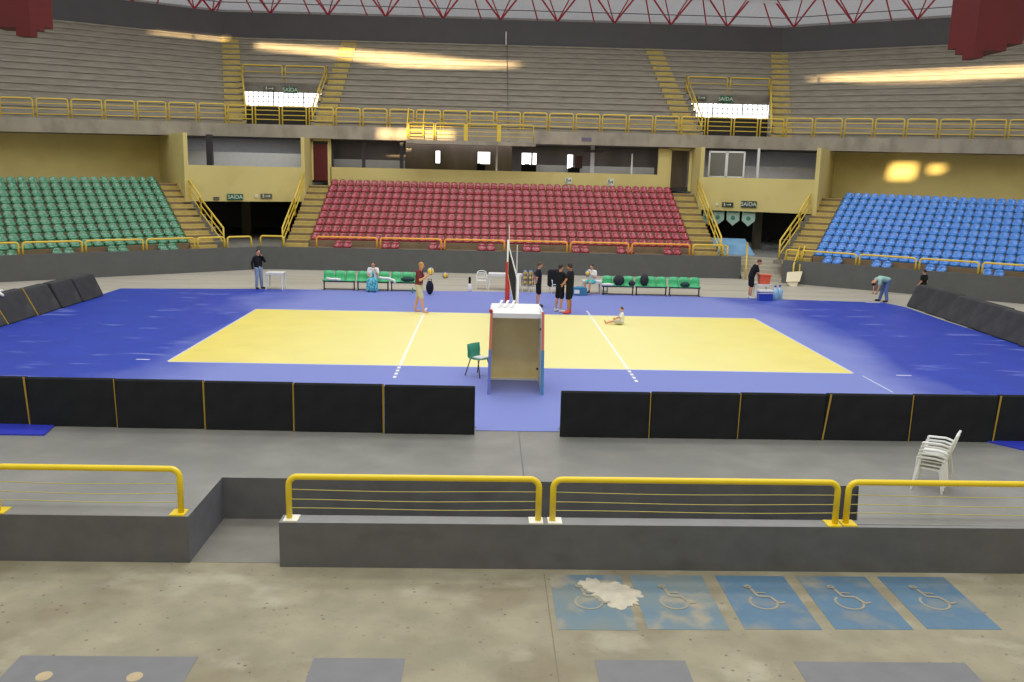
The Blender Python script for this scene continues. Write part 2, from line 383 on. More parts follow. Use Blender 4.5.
for x0, x1, y0, y1 in [(-9.04, 9.04, -4.56, -4.5), (-9.04, 9.04, 4.5, 4.55), (-9.05, -9, -4.56, 4.55), (9, 9.05, -4.56, 4.55), (9.12, 9.16, -6.6, -4.8), (10.1, 10.5, -4.7, -4.62), (-9.9, -9.55, -4.35, -4.27), (15.2, 15.8, 9.4, 9.5)]:
    b.prism([(x0, y0), (x1, y0), (x1, y1), (x0, y1)], .011, .0162)
b.build('boundary_line', 'line_worn', court)
b = B()
for x0 in (-.93, -.915): pass
b.prism([(-.93, -10.35), (.72, -10.35), (.72, -10.1), (-.93, -10.1)], 0, .012)
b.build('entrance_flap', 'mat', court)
tag(B().prism([(-13.2, -11.12), (-8.98, -11.12), (-9.1, -10.46), (-13.2, -10.46)], 0, .03).build('blue_mat_strip', 'mat2'), 'blue mat strip sticking out under the left end of the front barriers', 'mat')
tag(B().prism([(9.1, -10.46), (9.66, -11.16), (14, -11.16), (14, -10.46)], 0, .03).build('blue_mat_strip', 'mat2'), 'blue mat strip sticking out under the right end of the front barriers', 'mat')

# ------------------------------------------------------------------ front barriers
def barrier(x0, x1, y, label, group, strap=None, h=.97, sw=.020):
    t = thing('barrier_panel', label, 'barrier', ((x0+x1)/2, y, 0), 0, group)
    wdt = (x1-x0)/2-.012; bm_ = B()
    n = 8
    # cloth-wrapped board with slightly soft edges
    bm_.hexa([(-wdt, -.04, .01), (wdt, -.04, .01), (wdt, .04, .01), (-wdt, .04, .01)], [(-wdt, -.045, h-.03), (wdt, -.045, h-.03), (wdt, .045, h-.03), (-wdt, .045, h-.03)])
    bm_.hexa([(-wdt, -.045, h-.03), (wdt, -.045, h-.03), (wdt, .045, h-.03), (-wdt, .045, h-.03)], [(-wdt+.01, -.02, h), (wdt-.01, -.02, h), (wdt-.01, .02, h), (-wdt+.01, .02, h)])
    bm_.build('cloth_board', 'black_cloth', t)
    fr = B()
    for sx in (-1, 1):
        fr.tube([(sx*(wdt-.1), .045, .6), (sx*(wdt-.1), .40, .02)], .015, 6)
        fr.tube([(sx*(wdt-.1), .05, .02), (sx*(wdt-.1), .42, .02)], .015, 6)
    fr.build('support_foot', 'dark_metal', t)
    if strap is not None:
        o = B().hexa([(wdt-sw*.6, -.054, .01), (wdt+sw*.9, -.054, .01), (wdt+sw*.9, -.047, .01), (wdt-sw*.6, -.047, .01)],
                 [(wdt-sw+strap, -.056, h), (wdt+sw+strap, -.056, h), (wdt+sw+strap, -.047, h), (wdt-sw+strap, -.047, h)])
        o.build('strap', 'strap', t)
xs = [-13.03, -11.3, -9.56, -7.87, -6.17, -4.45, -2.71, -.94]
st = [None, -.03, .0, 0, .02, 0, None]
for i in range(7):
    yb = -10.42-.2*min(1, max(0, (xs[i]+11)/9))
    barrier(xs[i], xs[i+1], yb, 'black cloth barrier panel, %s from the gap in the left front row' % ordw(7-i) if i < 6 else 'black cloth barrier panel directly left of the entrance gap', 'front barriers left of the gap', [None, -.05, -.02, .0, .01, .0, None][i], sw=.010 if i == 2 else .019)
xs = [.70, 2.46, 4.21, 5.9, 7.63, 9.33, 11.06, 12.8]
for i in range(7):
    yb = -10.66+.12*i/6
    barrier(xs[i], xs[i+1], yb, 'black cloth barrier panel, %s from the gap in the right front row' % ordw(i+1) if i else 'black cloth barrier panel directly right of the entrance gap', 'front barriers right of the gap', [.0, .01, .10, .01, .06, .05, None][i], h=.92+.05*i/6, sw=.018 if i in (2, 4) else .009)

# side barriers: A-frame padded boards
def side_barrier(x, y0, y1, sgn, label, group, strap=False, m='pad_cloth', lean=.42, h=.88):
    lean += random.uniform(-.05, .04); h += random.uniform(-.03, .03)
    t = thing('side_barrier', label, 'barrier', (x, (y0+y1)/2, 0), 0, group)
    L = (y1-y0)/2-.01
    prof = [(0, .02), (sgn*lean, h), (sgn*(lean+.30), h+.01), (sgn*(lean+.52), .02)]
    b = B(); b.hexa([(px, -L, pz) for px, pz in prof], [(px, L, pz) for px, pz in prof])
    o = b.build('padded_board', m, t)
    bv = o.modifiers.new('Bevel', 'BEVEL'); bv.width = .05; bv.segments = 2
    if strap:
        e = .012
        B().hexa([(-sgn*e, L-.03, .03), (sgn*(lean)-sgn*e, L-.03, h+e), (sgn*(lean)+sgn*.03, L-.03, h+e), (sgn*.03, L-.03, .03)],
                 [(-sgn*e, L+.01, .03), (sgn*(lean)-sgn*e, L+.01, h+e), (sgn*(lean)+sgn*.03, L+.01, h+e), (sgn*.03, L+.01, .03)]).build('strap', 'strap', t)
LB = [(5.4, 7.15, False), (3.85, 5.4, False), (2.25, 3.85, False), (.45, 2.25, True), (-1.3, .45, True), (-3.0, -1.3, False)]
for i, (a0, a1, stp) in enumerate(LB):
    side_barrier(-15.5-.04*i, a0, a1, -1, 'dark padded leaning barrier left of the blue mat, %s from the far end' % ordw(i+1), 'left side barriers', stp)
RB = [(8.6, 6.9), (6.9, 5.2), (5.2, 3.5), (3.5, 1.8), (1.8, .1), (.1, -1.6), (-1.6, -3.3)]
for i, (a1, a0) in enumerate(RB):
    side_barrier(16.5-.45*i/6, a0, a1, 1, 'dark padded leaning barrier right of the blue mat, %s from the far end' % ordw(i+1), 'right side barriers', False, h=.93)

# towel on left side barriers
b = B()
b.tube([(-16.35, 1.5, .93), (-16.3, 1.2, .94), (-16.15, .95, .94), (-15.98, .85, .86)], .05, 8)
tag(b.build('towel', 'cl_white', smooth=True), 'white towel lying over the left padded barriers', 'towel')

# ------------------------------------------------------------------ perimeter wall
def wall_strip(name, fr, s0, s1, d0, d1, z0, z1, m, m_top=None):
    p = [fr.P(s0, d0)[:2], fr.P(s1, d0)[:2], fr.P(s1, d1)[:2], fr.P(s0, d1)[:2]]
    o = struct(B().prism(p, z0, z1).build(name, m)); return o
wall_strip('wall_arena_back', FC, -12.3, 12.1, 0, .22, 0, 1.13, 'darkwall')
wall_strip('wall_arena_left', FL, 0, 15.5, 0, .22, 0, 1.12, 'darkwall')
wall_strip('wall_arena_right', FR, 2.05, 17, 0, .22, 0, 1.12, 'darkwall')

# ------------------------------------------------------------------ lower terraces
CFG = {  # frame, z0, rise, run, rows, s range functions
 'C': dict(fr=FC, z0=1.10, h=.33, g=.75, n=10, s0=lambda d: -9.85, s1=lambda d: 9.85, taper=0),
 'L': dict(fr=FL, z0=1.08, h=.298, g=.68, n=11, s0=lambda d: 3.12-.095*d, s1=lambda d: 14.5, taper=.014),
 'R': dict(fr=FR, z0=1.08, h=.298, g=.68, n=11, s0=lambda d: 3.27-.055*d, s1=lambda d: 16.5, taper=.008),
}
def tz(c, k, s): return c['z0']+c['h']*k-c['taper']*max(0, s)
for key, c in CFG.items():
    b = B(); fr = c['fr']
    for k in range(c['n']):
        d0 = .22+c['g']*k; d1 = d0+c['g'] if k < c['n']-1 else d0+c['g']+(1.6 if key == 'C' else 3.2)
        sa, sb = c['s0'](d0), c['s1'](d0)
        lo = [fr.P(sa, d0, .3), fr.P(sb, d0, .3), fr.P(sb, d1, .3), fr.P(sa, d1, .3)]
        hi = [fr.P(sa, d0, tz(c, k, sa)), fr.P(sb, d0, tz(c, k, sb)), fr.P(sb, d1, tz(c, k, sb)), fr.P(sa, d1, tz(c, k, sa))]
        b.hexa(lo, hi)
    struct(b.build({'C': 'seating_terrace_back', 'L': 'seating_terrace_left', 'R': 'seating_terrace_right'}[key], 'lowstep'))

# stairs beside the sections
def low_stairs(name, fr, c, sa, sb):
    b = B(); y = B()
    for k in range(c['n']):
        d0 = .22+c['g']*k; d1 = d0+c['g'] if k < c['n']-1 else d0+c['g']+1.6
        a0, a1 = sa(d0), sb(d0)
        z = c['z0']+c['h']*k
        b.prism([fr.P(a0, d0)[:2], fr.P(a1, d0)[:2], fr.P(a1, d1)[:2], fr.P(a0, d1)[:2]], .3, z-.004)
        # half-height intermediate step in front, painted
        if k < c['n']:
            dm = d0-c['g']*.45
            if k > 0: y.prism([fr.P(a0, dm)[:2], fr.P(a1, dm)[:2], fr.P(a1, d0+.02)[:2], fr.P(a0, d0+.02)[:2]], z-c['h']-.01, z-c['h']*.48)
            y.prism([fr.P(a0, d0-.004)[:2], fr.P(a1, d0-.004)[:2], fr.P(a1, d0+.3)[:2], fr.P(a0, d0+.3)[:2]], z-.03 if k else z-.16, z+.003)
    o = struct(b.build(name, 'lowstep')); struct(y.build('painted_step_edge', 'yellow_step', o))
low_stairs('stairs_left_section', FL, CFG['L'], lambda d: 1.85-.08*d, lambda d: 3.10-.095*d)
low_stairs('stairs_right_section', FR, CFG['R'], lambda d: 1.93-.02*d, lambda d: 3.25-.055*d)
low_stairs('stairs_back_left', FC, CFG['C'], lambda d: -11.0, lambda d: -9.87)
low_stairs('stairs_back_right', FC, CFG['C'], lambda d: 9.87, lambda d: 11.05)

# ------------------------------------------------------------------ stadium seats
def seat_mesh(name, m):
    """bucket seat: +y is the back; sits on its tread at z=0"""
    b = B()
    prof = [(-.21, .03), (-.215, .12), (-.12, .11), (.0, .075), (.07, .10), (.125, .19), (.158, .29), (.172, .365), (.20, .365)]
    nx = 5; grid = []
    for j, (y, z) in enumerate(prof):
        row = []
        for i in range(nx):
            t = i/(nx-1)*2-1; w = .205 if j < 6 else .205-.045*(j-5)/3
            curve = .06*t*t
            yy = y-(curve if 4 <= j else 0); zz = z+(curve if 1 <= j <= 4 else 0)-(.05*t*t if j >= 6 else 0)
            row.append(b.bm.verts.new((t*w, yy, zz)))
        grid.append(row)
    for j in range(len(prof)-1):
        for i in range(nx-1): b.bm.faces.new((grid[j][i], grid[j][i+1], grid[j+1][i+1], grid[j+1][i]))
    # rear shell closing to the tread
    back = [b.bm.verts.new((v.co.x*.9, .19, .0)) for v in grid[-1]]
    for i in range(nx-1): b.bm.faces.new((grid[-1][i], grid[-1][i+1], back[i+1], back[i]))
    base = [b.bm.verts.new((v.co.x*.9, -.18, .0)) for v in grid[0]]
    for i in range(nx-1):
        b.bm.faces.new((base[i], base[i+1], grid[0][i+1], grid[0][i])); b.bm.faces.new((back[i], back[i+1], base[i+1], base[i]))
    for e in (0, nx-1):
        vs = [g[e] for g in grid]+[back[e], base[e]]
        b.bm.faces.new(vs)
    bmesh.ops.recalc_face_normals(b.bm, faces=b.bm.faces)
    me = bpy.data.meshes.new(name); b.bm.to_mesh(me); b.bm.free()
    for p in me.polygons: p.use_smooth = True
    me.materials.append(m); return me
for k_ in ('seat_green', 'seat_red', 'seat_blue'):
    b_ = M[k_].node_tree.nodes['Principled BSDF']; b_.inputs['Coat Weight'].default_value = {'seat_green': .34, 'seat_red': .28, 'seat_blue': .3}[k_]; b_.inputs['Coat Roughness'].default_value = .07; b_.inputs['Coat IOR'].default_value = 1.7; b_.inputs['Specular IOR Level'].default_value = .5
SM = {'C': seat_mesh('red_seat', M['seat_red']), 'L': seat_mesh('green_seat', M['seat_green']), 'R': seat_mesh('blue_seat', M['seat_blue'])}
COLN = {'C': 'crimson', 'L': 'green', 'R': 'blue'}
PAIR = {'C': [-8.31, -7.85, -5.91, -5.46, -3.54, -3.08, -1.05, -.6, 1.24, 1.7, 3.74, 4.2, 6.04, 6.5, 8.45, 8.91], 'L': None, 'R': None}
pitch_s = .482
PITCH = {'C': .448, 'L': .478, 'R': .434}
nred = 0; stuff_red = []
for key, c in CFG.items():
    fr = c['fr']; rz = fr.rz
    for k in range(c['n']):
        d = .22+c['g']*k+.36
        if k == 0:
            if key == 'C': ss = PAIR['C']
            elif key == 'L': ss = [3.92, 4.38, 6.16, 6.62, 8.44, 8.92, 10.7, 11.16]
            else: ss = [4.04, 4.5, 6.28, 6.75, 8.62, 9.1, 10.95, 11.42]
        else:
            pitch_s = PITCH[key]; sa = c['s0'](d)+.26
            smax = {'C': 9.6, 'L': 12.1-.0*k, 'R': 13.2}[key]
            n = int((smax-sa)/pitch_s)+1; ss = [sa+pitch_s*i for i in range(n)]
            if key == 'C':
                off = (9.6*2-pitch_s*(n-1))/2-(9.6+sa); ss = [sa+i*(2*abs(sa)/(n-1)) for i in range(n)]
        for i, s_ in enumerate(ss):
            loc = fr.P(s_, d, tz(c, k, s_))
            if key == 'C' and k >= 7: stuff_red.append(loc); continue
            o = bpy.data.objects.new({'C': 'red', 'L': 'green', 'R': 'blue'}[key]+'_stadium_seat', SM[key]); COL.objects.link(o)
            o.location = loc; o.rotation_euler = (0, 0, rz)
            side = {'C': 'from the left yellow stairs', 'L': 'leftwards from the yellow stairs', 'R': 'rightwards from the yellow stairs'}[key]
            if k == 0: lab = '%s stadium seat on the lowest step, %s %s' % (COLN[key], ordw(i+1), side)
            else: lab = '%s stadium seat, full row %s from bottom, %s %s' % (COLN[key], {1:'one',2:'two',3:'three',4:'four',5:'five',6:'six',7:'seven',8:'eight',9:'nine',10:'ten'}[k], ordw(i+1), side)
            tag(o, lab, 'stadium seat', COLN[key]+' stadium seats')
bm = bmesh.new()
for loc in stuff_red:
    tmp = SM['C'].copy(); tmp.transform(Matrix.Translation(loc)); bm.from_mesh(tmp); bpy.data.meshes.remove(tmp)
me = bpy.data.meshes.new('stadium_seat_rows'); bm.to_mesh(me); bm.free(); me.materials.append(M['seat_red'])
for p in me.polygons: p.use_smooth = True
o = bpy.data.objects.new('stadium_seat_rows', me); COL.objects.link(o)
tag(o, 'three topmost rows of crimson seats under the ochre back wall', 'stadium seats', kind='stuff')

# ------------------------------------------------------------------ lower rails (U frames on the wall top)
def u_rail(name, label, cat, fr, s0, s1, d, z0, z1, h, rad, m, bars=(), group=None, mid=None, barr=None, corner=.12, plate=None):
    """inverted U pipe frame; z0,z1 base heights at its two ends"""
    a = Vector(fr.P(s0, d, z0)); e = Vector(fr.P(s1, d, z1))
    t = thing(name, label, cat, tuple(a), 0, group)
    D = e-a; up = Vector((0, 0, 1)); L = D.length; dn = D.normalized()
    c = corner
    path = [Vector((0, 0, 0)), up*(h-c)]
    for q in (30, 60): path.append(up*(h-c)+dn*c*(1-math.cos(math.radians(q)))+up*c*math.sin(math.radians(q)))
    path.append(up*h+dn*c)
    path.append(D+up*h-dn*c)
    for q in (60, 30): path.append(D+up*(h-c)-dn*c*(1-math.cos(math.radians(q)))+up*c*math.sin(math.radians(q)))
    path += [D+up*(h-c), D]
    B().tube(path, rad, 8).build('pipe_frame', m, t, smooth=True)
    for z in bars:
        B().tube([up*z, D+up*z], barr or rad*.6, 6).build('rail_bar', mid or m, t)
    return t, D
# lower rails: red section
CW = ['zeroth']
sx = [-12.1]  # posts
lower = []
posts = [-9.41, -6.22, -3.01, .17, 3.33, 6.44, 9.55, 11.25]
for i in range(7):
    u_rail('guard_rail', 'low orange yellow tube rail in front of the crimson seats, %s from the left' % ordw(i+1), 'guard rail', FC, posts[i]+.09, posts[i+1]-.09, .11, 1.13, 1.13, .54, .045, M['rail_orange'] if i < 6 else M['rail_far'], bars=(), group='low rails before the crimson seats', barr=.02)
pl = [(.25, 1.45), (1.6, 2.9), (3.06, 5.26), (5.42, 7.86), (8.02, 10.36), (10.52, 13.2)]
for i, (a0, a1) in enumerate(pl):
    u_rail('guard_rail', 'low yellow tube rail on the left arena wall, %s from the tunnel corner' % ordw(i+1), 'guard rail', FL, a0, a1, .11, 1.12-.0*a0, 1.12, .52, .045, M['rail_far'], bars=(), group='low rails on the left arena wall', barr=.02)
u_rail('guard_rail', 'low yellow tube rail before the left tunnel, beside the crimson section stairs', 'guard rail', FC, -12.1, -10.95, .11, 1.13, 1.13, .52, .045, M['rail_far'], bars=(), group='tunnel rails', barr=.02)
for i, (a0, a1) in enumerate([(2.15, 2.75), (2.9, 5.46), (5.62, 8.08), (8.24, 10.64), (10.8, 13.4)]):
    u_rail('guard_rail', 'low yellow tube rail on the right arena wall, %s from the steps' % ordw(i+1), 'guard rail', FR, a0, a1, .11, 1.12, 1.12, .52, .045, M['rail_far'], bars=(), group='low rails on the right arena wall', barr=.02)

# ------------------------------------------------------------------ walls behind the seats, piers, parapets
zsoff = 6.68
def wallbox(name, fr, s0, s1, d0, d1, z0, z1, m):
    return struct(B().prism([fr.P(s0, d0)[:2], fr.P(s1, d0)[:2], fr.P(s1, d1)[:2], fr.P(s0, d1)[:2]], z0, z1).build(name, m))
wallbox('wall_back_parapet', FC, -9.95, 9.6, 8.0, 8.15, 3.9, 5.12, 'wall_yellow')
wallbox('wall_back_parapet_left', FC, -10.1, -9.9, 8.0, 8.15, 3.9, 6.8, 'wall_yellow')
wallbox('wall_back_parapet_right', FC, 9.1, 9.75, 7.98, 8.15, 3.9, 6.62, 'wall_yellow')
wallbox('wall_left', FL, 1.1, 16, 11.0, 11.2, 3.4, 6.9, 'wall_yellow')
wallbox('wall_right', FR, 1.1, 18, 11.0, 11.2, 3.4, 6.9, 'wall_yellow')
# piers (their court-side edge carries the parapet)
struct(B().prism([FL.P(1.62, 5.35)[:2], FL.P(1.40, 5.35)[:2], FL.P(.9, 11.1)[:2], FL.P(1.12, 11.1)[:2]], 1.0, 6.7).build('wall_pier_left', 'wall_yellow'))
struct(B().prism([FR.P(1.98, 5.35)[:2], FR.P(1.76, 5.35)[:2], FR.P(1.0, 11.1)[:2], FR.P(1.22, 11.1)[:2]], 1.0, 6.7).build('wall_pier_right', 'wall_yellow'))
wallbox('wall_pier_back_left', FC, -11.22, -11.02, 6.0, 8.15, 1.0, 6.7, 'wall_yellow')
wallbox('wall_pier_back_right', FC, 11.12, 11.34, 6.0, 8.15, 1.0, 6.7, 'wall_yellow')
def span(name, p, q, th, z0, z1, m):
    p = Vector((*p, 0)); q = Vector((*q, 0)); n = Vector((-(q-p).y, (q-p).x, 0)).normalized()*th
    return struct(B().prism([p[:2], q[:2], (q+n)[:2], (p+n)[:2]], z0, z1).build(name, m))
pL = FL.P(1.50, 5.4)[:2]; pCL = (-11.22, 23.5); pCR = (11.34, 23.5); pR = FR.P(1.88, 5.4)[:2]
span('wall_parapet_left', pL, pCL, .14, 3.16, 5.05, 'wall_yellow')
span('wall_parapet_right', pCR, pR, .14, 3.22, 5.05, 'wall_yellow')
# slab behind the parapets (floor of the gallery, roof of the tunnels)
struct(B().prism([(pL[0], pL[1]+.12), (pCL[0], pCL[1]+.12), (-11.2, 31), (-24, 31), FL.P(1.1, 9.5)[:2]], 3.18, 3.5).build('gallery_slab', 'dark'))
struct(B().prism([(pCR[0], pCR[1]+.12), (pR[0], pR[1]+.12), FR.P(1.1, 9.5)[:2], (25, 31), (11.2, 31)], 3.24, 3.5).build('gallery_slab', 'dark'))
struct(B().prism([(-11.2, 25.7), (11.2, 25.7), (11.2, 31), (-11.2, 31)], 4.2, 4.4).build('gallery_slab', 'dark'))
# gallery rear walls
struct(B().box((0, 30.2, 5.5), (23, .2, 2.6)).build('wall_gallery_rear', mat('gallery_rear_paint', (140, 130, 124), .6, var=.2, scale=.6, stretch=(1, 1, .2))))
struct(B().box((-19, 29.0, 5.0), (16.6, .2, 3.6)).build('wall_gallery_rear_left', 'booth_wall'))
struct(B().box((19, 29.6, 5.0), (16.6, .2, 3.6)).build('wall_gallery_rear_right', 'booth_wall'))
# gallery front details: white low band, posts
struct(B().box((-8.0, 27.6, 5.05), (4.3, .1, 1.1)).build('trim_3', 'booth_low'))
struct(B().box((5.6, 27.8, 5.05), (7.4, .1, .98)).build('trim_4', 'booth_low'))
struct(B().box((-16.0, 25.6, 5.15), (9.6, .1, 1.35)).build('trim_5', 'booth_low'))
struct(B().box((15.8, 26.2, 5.15), (8.8, .1, 1.2)).build('trim_6', M['booth_wall']))
bd = B().box((-2.6, 27.6, 5.7), (6.4, .08, 2.0)); struct(bd.build('glazed_booth_front', 'booth_dark'))
def post(x, y, z0, z1, w, d, m, name, lab):
    tag(B().box((x, y, (z0+z1)/2), (w, d, z1-z0)).build(name, m), lab, 'post')
post(-8.06, 25.75, 4.4, 6.7, .17, .17, 'dark_metal', 'gallery_post', 'black gallery post, first right of the maroon door')
post(-5.86, 25.75, 4.4, 6.7, .20, .2, 'dark_metal', 'gallery_post', 'black gallery post, second right of the maroon door')
post(-.33, 25.75, 4.4, 6.7, .10, .1, 'white', 'gallery_post', 'thin white gallery post between the two bright windows')
post(5.32, 26.2, 4.4, 6.7, .22, .22, 'booth_wall', 'gallery_post', 'thick grey gallery post with a dark bar right of centre')
post(7.62, 25.9, 4.4, 6.3, .09, .09, 'white', 'gallery_post', 'thin white gallery post near the right doorway')
post(-16.05, 22.9, 3.5, 6.7, .32, .25, 'dark_metal', 'gallery_post', 'dark post in the left gallery above the tunnel')
tag(B().box((5.35, 26.0, 6.38), (1.1, .1, .12)).build('gallery_bar', 'dark_metal'), 'short dark bar across the thick grey gallery post', 'bar')
# daylight windows in the gallery
wi = 0
for x0, x1, z0, z1 in [(-3.98, -3.72, 5.5, 6.22), (-1.45, -.72, 5.52, 6.22), (1.20, 1.76, 5.55, 6.22), (1.86, 2.08, 5.55, 6.22), (3.95, 4.28, 5.35, 6.18)]:
    wi += 1
    fr_ = struct(B().box(((x0+x1)/2, 27.48, (z0+z1)/2), (x1-x0+.08, .04, z1-z0+.08)).build('window_%d' % wi, 'dark_metal'))
    struct(B().box(((x0+x1)/2, 27.45, (z0+z1)/2), (x1-x0, .03, z1-z0)).build('window_pane', 'daylight', fr_))
for x, w, z0, z1 in [(-1.25, .5, 4.4, 5.5), (1.62, .9, 4.4, 5.52), (4.35, .7, 4.4, 5.4)]:
    tag(B().box((x, 27.3, (z0+z1)/2), (w, .2, z1-z0)).box((x-.1, 27.25, z1), (w*.3, .12, .12)).build('equipment_case', 'cl_black'), 'dark case below the %s bright gallery window' % {(-1.25): 'left', 1.62: 'middle', 4.35: 'right'}[x], 'case')
tag(B().box((4.62, 27.3, 5.75), (.45, .1, .75)).build('notice_board', mat('dim_maroon_board', (84, 50, 54), .6)), 'dim maroon board right of the narrow bright gallery window', 'board')
# maroon door and dark doorway
d1 = struct(B().box((-10.5, 25.58, 5.45), (.84, .08, 2.22)).build('door_1', 'maroon_door'))
g = B()
for k in range(6): g.box((-10.85+.14*k, 25.53, 5.45), (.012, .02, 2.15))
struct(g.build('door_groove', M['maroon'], d1))
g = B(); g.box((-10.5, 25.60, 6.62), (1.2, .14, .14)); g.box((-11.0, 25.6, 5.5), (.14, .14, 2.3)); g.box((-10.02, 25.6, 5.5), (.1, .14, 2.3))
struct(g.build('door_frame', 'wall_yellow', d1))
struct(B().box((-10.5, 25.52, 6.48), (.84, .06, .16)).build('door_header', M['dark'], d1))
d2 = struct(B().box((10.45, 26.9, 5.4), (1.3, .06, 2.3)).build('door_2', M['booth_dark']))
g = B(); g.box((9.82, 25.60, 5.4), (.12, .14, 2.4)); g.box((11.02, 25.6, 5.4), (.16, .14, 2.4)); g.box((10.4, 25.6, 6.6), (1.3, .14, .12))
struct(g.build('door_frame', 'wall_yellow', d2))
struct(B().prism([(-11.2, 25.66), (-9.8, 25.66), (-9.8, 25.8), (-11.2, 25.8)], 4.2, 6.8).build('wall_door_backing', 'dark'))
# sliding window in the right gallery
wt = thing('sliding_window', 'white framed two-pane sliding window standing in the right gallery above the parapet', 'window', (12.72, 23.95, 5.03), -.38)
g = B()
for x in (-.97, -.03, .03, .97): g.box((x, 0, .74), (.09, .06, 1.45))
for z in (.05, 1.44): g.box((0, 0, z), (2.0, .06, .09))
g.build('window_frame', 'white', wt)
for x in (-.5, .5): B().box((x, 0, .74), (.88, .02, 1.34)).build('glass_pane', 'glass', wt)
post(14.35, 23.4, 3.5, 6.7, .12, .12, 'white', 'gallery_post', 'thin pale gallery post right of the sliding window')

# ------------------------------------------------------------------ tunnels
for sgn, nm in ((-1, 'left'), (1, 'right')):
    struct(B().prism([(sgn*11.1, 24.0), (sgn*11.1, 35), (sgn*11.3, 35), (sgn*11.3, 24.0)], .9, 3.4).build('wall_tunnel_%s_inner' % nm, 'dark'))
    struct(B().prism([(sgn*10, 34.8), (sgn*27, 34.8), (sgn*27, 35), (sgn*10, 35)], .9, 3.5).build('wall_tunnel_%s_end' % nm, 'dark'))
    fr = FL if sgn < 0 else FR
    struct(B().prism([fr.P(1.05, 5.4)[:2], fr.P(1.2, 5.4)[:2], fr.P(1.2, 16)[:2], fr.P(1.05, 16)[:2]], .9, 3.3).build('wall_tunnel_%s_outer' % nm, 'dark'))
    if sgn < 0: g = B().prism([(sgn*11.1, 17.74), (-12.5, 17.74), fr.P(.5, .26)[:2], fr.P(2.0, .24)[:2], fr.P(2.0, 18)[:2], (sgn*11.1, 36)], .5, 1.02)
    else: g = B().prism([(11.1, 17.75), (12.12, 17.75), (12.12, 36), (11.1, 36)], .5, 1.02).prism([(12.12, 19.2), fr.P(1.9, 2.4)[:2], fr.P(1.9, 18)[:2], (12.12, 36)], .5, 1.018)
    struct(g.build('floor_tunnel_%s' % nm, M['floor'] if sgn > 0 else M['ramp']))
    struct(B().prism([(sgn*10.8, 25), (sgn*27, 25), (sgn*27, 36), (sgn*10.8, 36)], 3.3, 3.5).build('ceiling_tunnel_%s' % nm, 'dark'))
# stair flank walls facing the tunnels
for fr, sgn, s0, s1, c in ((FL, -1, 1.2, 1.9, CFG['L']), (FR, 1, 1.5, 1.95, CFG['R'])):
    b = B()
    for k in range(c['n']-2):
        d0 = .22+c['g']*k
        b.prism([fr.P(s0, d0)[:2], fr.P(s1, d0)[:2], fr.P(s1, d0+c['g'])[:2], fr.P(s0, d0+c['g'])[:2]], .9, c['z0']+c['h']*k-.01)
    struct(b.build('stair_flank', 'column'))
post(-15.35, 27.5, 1.0, 3.3, .55, .5, 'column', 'tunnel_column', 'grey square column inside the left tunnel')
post(15.0, 24.8, 1.0, 3.3, .42, .42, 'column', 'tunnel_column', 'grey square column inside the right tunnel')
# arena exit steps on the right
b = B()
for k in range(6):
    b.prism([(12.12, 16.95+.40*k), (13.80+.26*k, 16.12+.37*k), FR.P(1.9, 2.4)[:2], (12.12, 19.3)], 0, .17*(k+1)-.002)
struct(b.build('exit_steps', M['farfloor']))

# handrails by the stairs
def stair_rail(fr, s, d0, d1, z0, z1, label, group='stair handrails', m=None, h=.95):
    m = m or M['rail_far']
    a = Vector(fr.P(s, d0, z0)); e = Vector(fr.P(s, d1, z1)); t = thing('stair_handrail', label, 'handrail', tuple(a), 0, group)
    D = e-a; up = Vector((0, 0, 1))
    B().tube([Vector((0, 0, 0)), up*h, D+up*h, D], .045, 8).build('pipe_frame', m, t, smooth=True)
    B().tube([up*h*.62, D+up*h*.62], .03, 6).build('rail_bar', m, t)
    B().tube([up*h*.25, D+up*h*.25], .03, 6).build('rail_bar', m, t)
    for q in (.5,): B().tube([D*q, D*q+up*h], .035, 6).build('post', m, t)
    return t
for fr, s, nm in ((FL, 1.5, 'green'), (FR, 1.7, 'blue')):
    stair_rail(fr, s, .45, 3.5, 1.1, 2.45, 'lower yellow handrail along the stairs beside the %s seats' % nm)
    stair_rail(fr, s-.1, 3.7, 6.6, 2.5, 3.95, 'upper yellow handrail along the stairs beside the %s seats, against the pier' % nm)
for s, nm in ((-11.08, 'left'), (11.13, 'right')):
    stair_rail(FC, s, .45, 3.3, 1.1, 2.5, 'lower yellow handrail on the %s stairs of the crimson section' % nm)
    stair_rail(FC, s, 3.5, 6.4, 2.55, 4.0, 'upper yellow handrail on the %s stairs of the crimson section, by the pier' % nm)
# short rails around the exit steps
stair_rail(FC, 11.4, .1, 2.2, 1.0, 1.02, 'short yellow rail guarding the top of the exit steps on the left', h=.6)
t = thing('stair_handrail', 'sloping yellow handrail at the left side of the exit steps', 'handrail', (12.2, 16.9, 0), 0, 'exit step handrails')
B().tube([(0, 0, .1), (0, 0, .95), (.45, 1.6, 1.75), (.45, 1.6, 1.0)], .045).build('pipe_frame', 'rail_far', t, smooth=True)
B().tube([(0, 0, .5), (.45, 1.6, 1.35)], .03).build('rail_bar', 'rail_far', t)
t = thing('stair_handrail', 'sloping yellow handrail at the right side of the exit steps', 'handrail', (14.15, 15.6, 0), 0, 'exit step handrails')
B().tube([(0, 0, .3), (0, 0, .95), (.75, 1.5, 1.75), (.75, 1.5, 1.0)], .045).build('pipe_frame', 'rail_far', t, smooth=True)
B().tube([(0, 0, .6), (.75, 1.5, 1.4)], .03).build('rail_bar', 'rail_far', t)
B().tube([(.3, 0, .3), (.3, 0, .95), (1.0, 1.5, 1.75)], .035).build('rail_bar', 'rail_far', t)
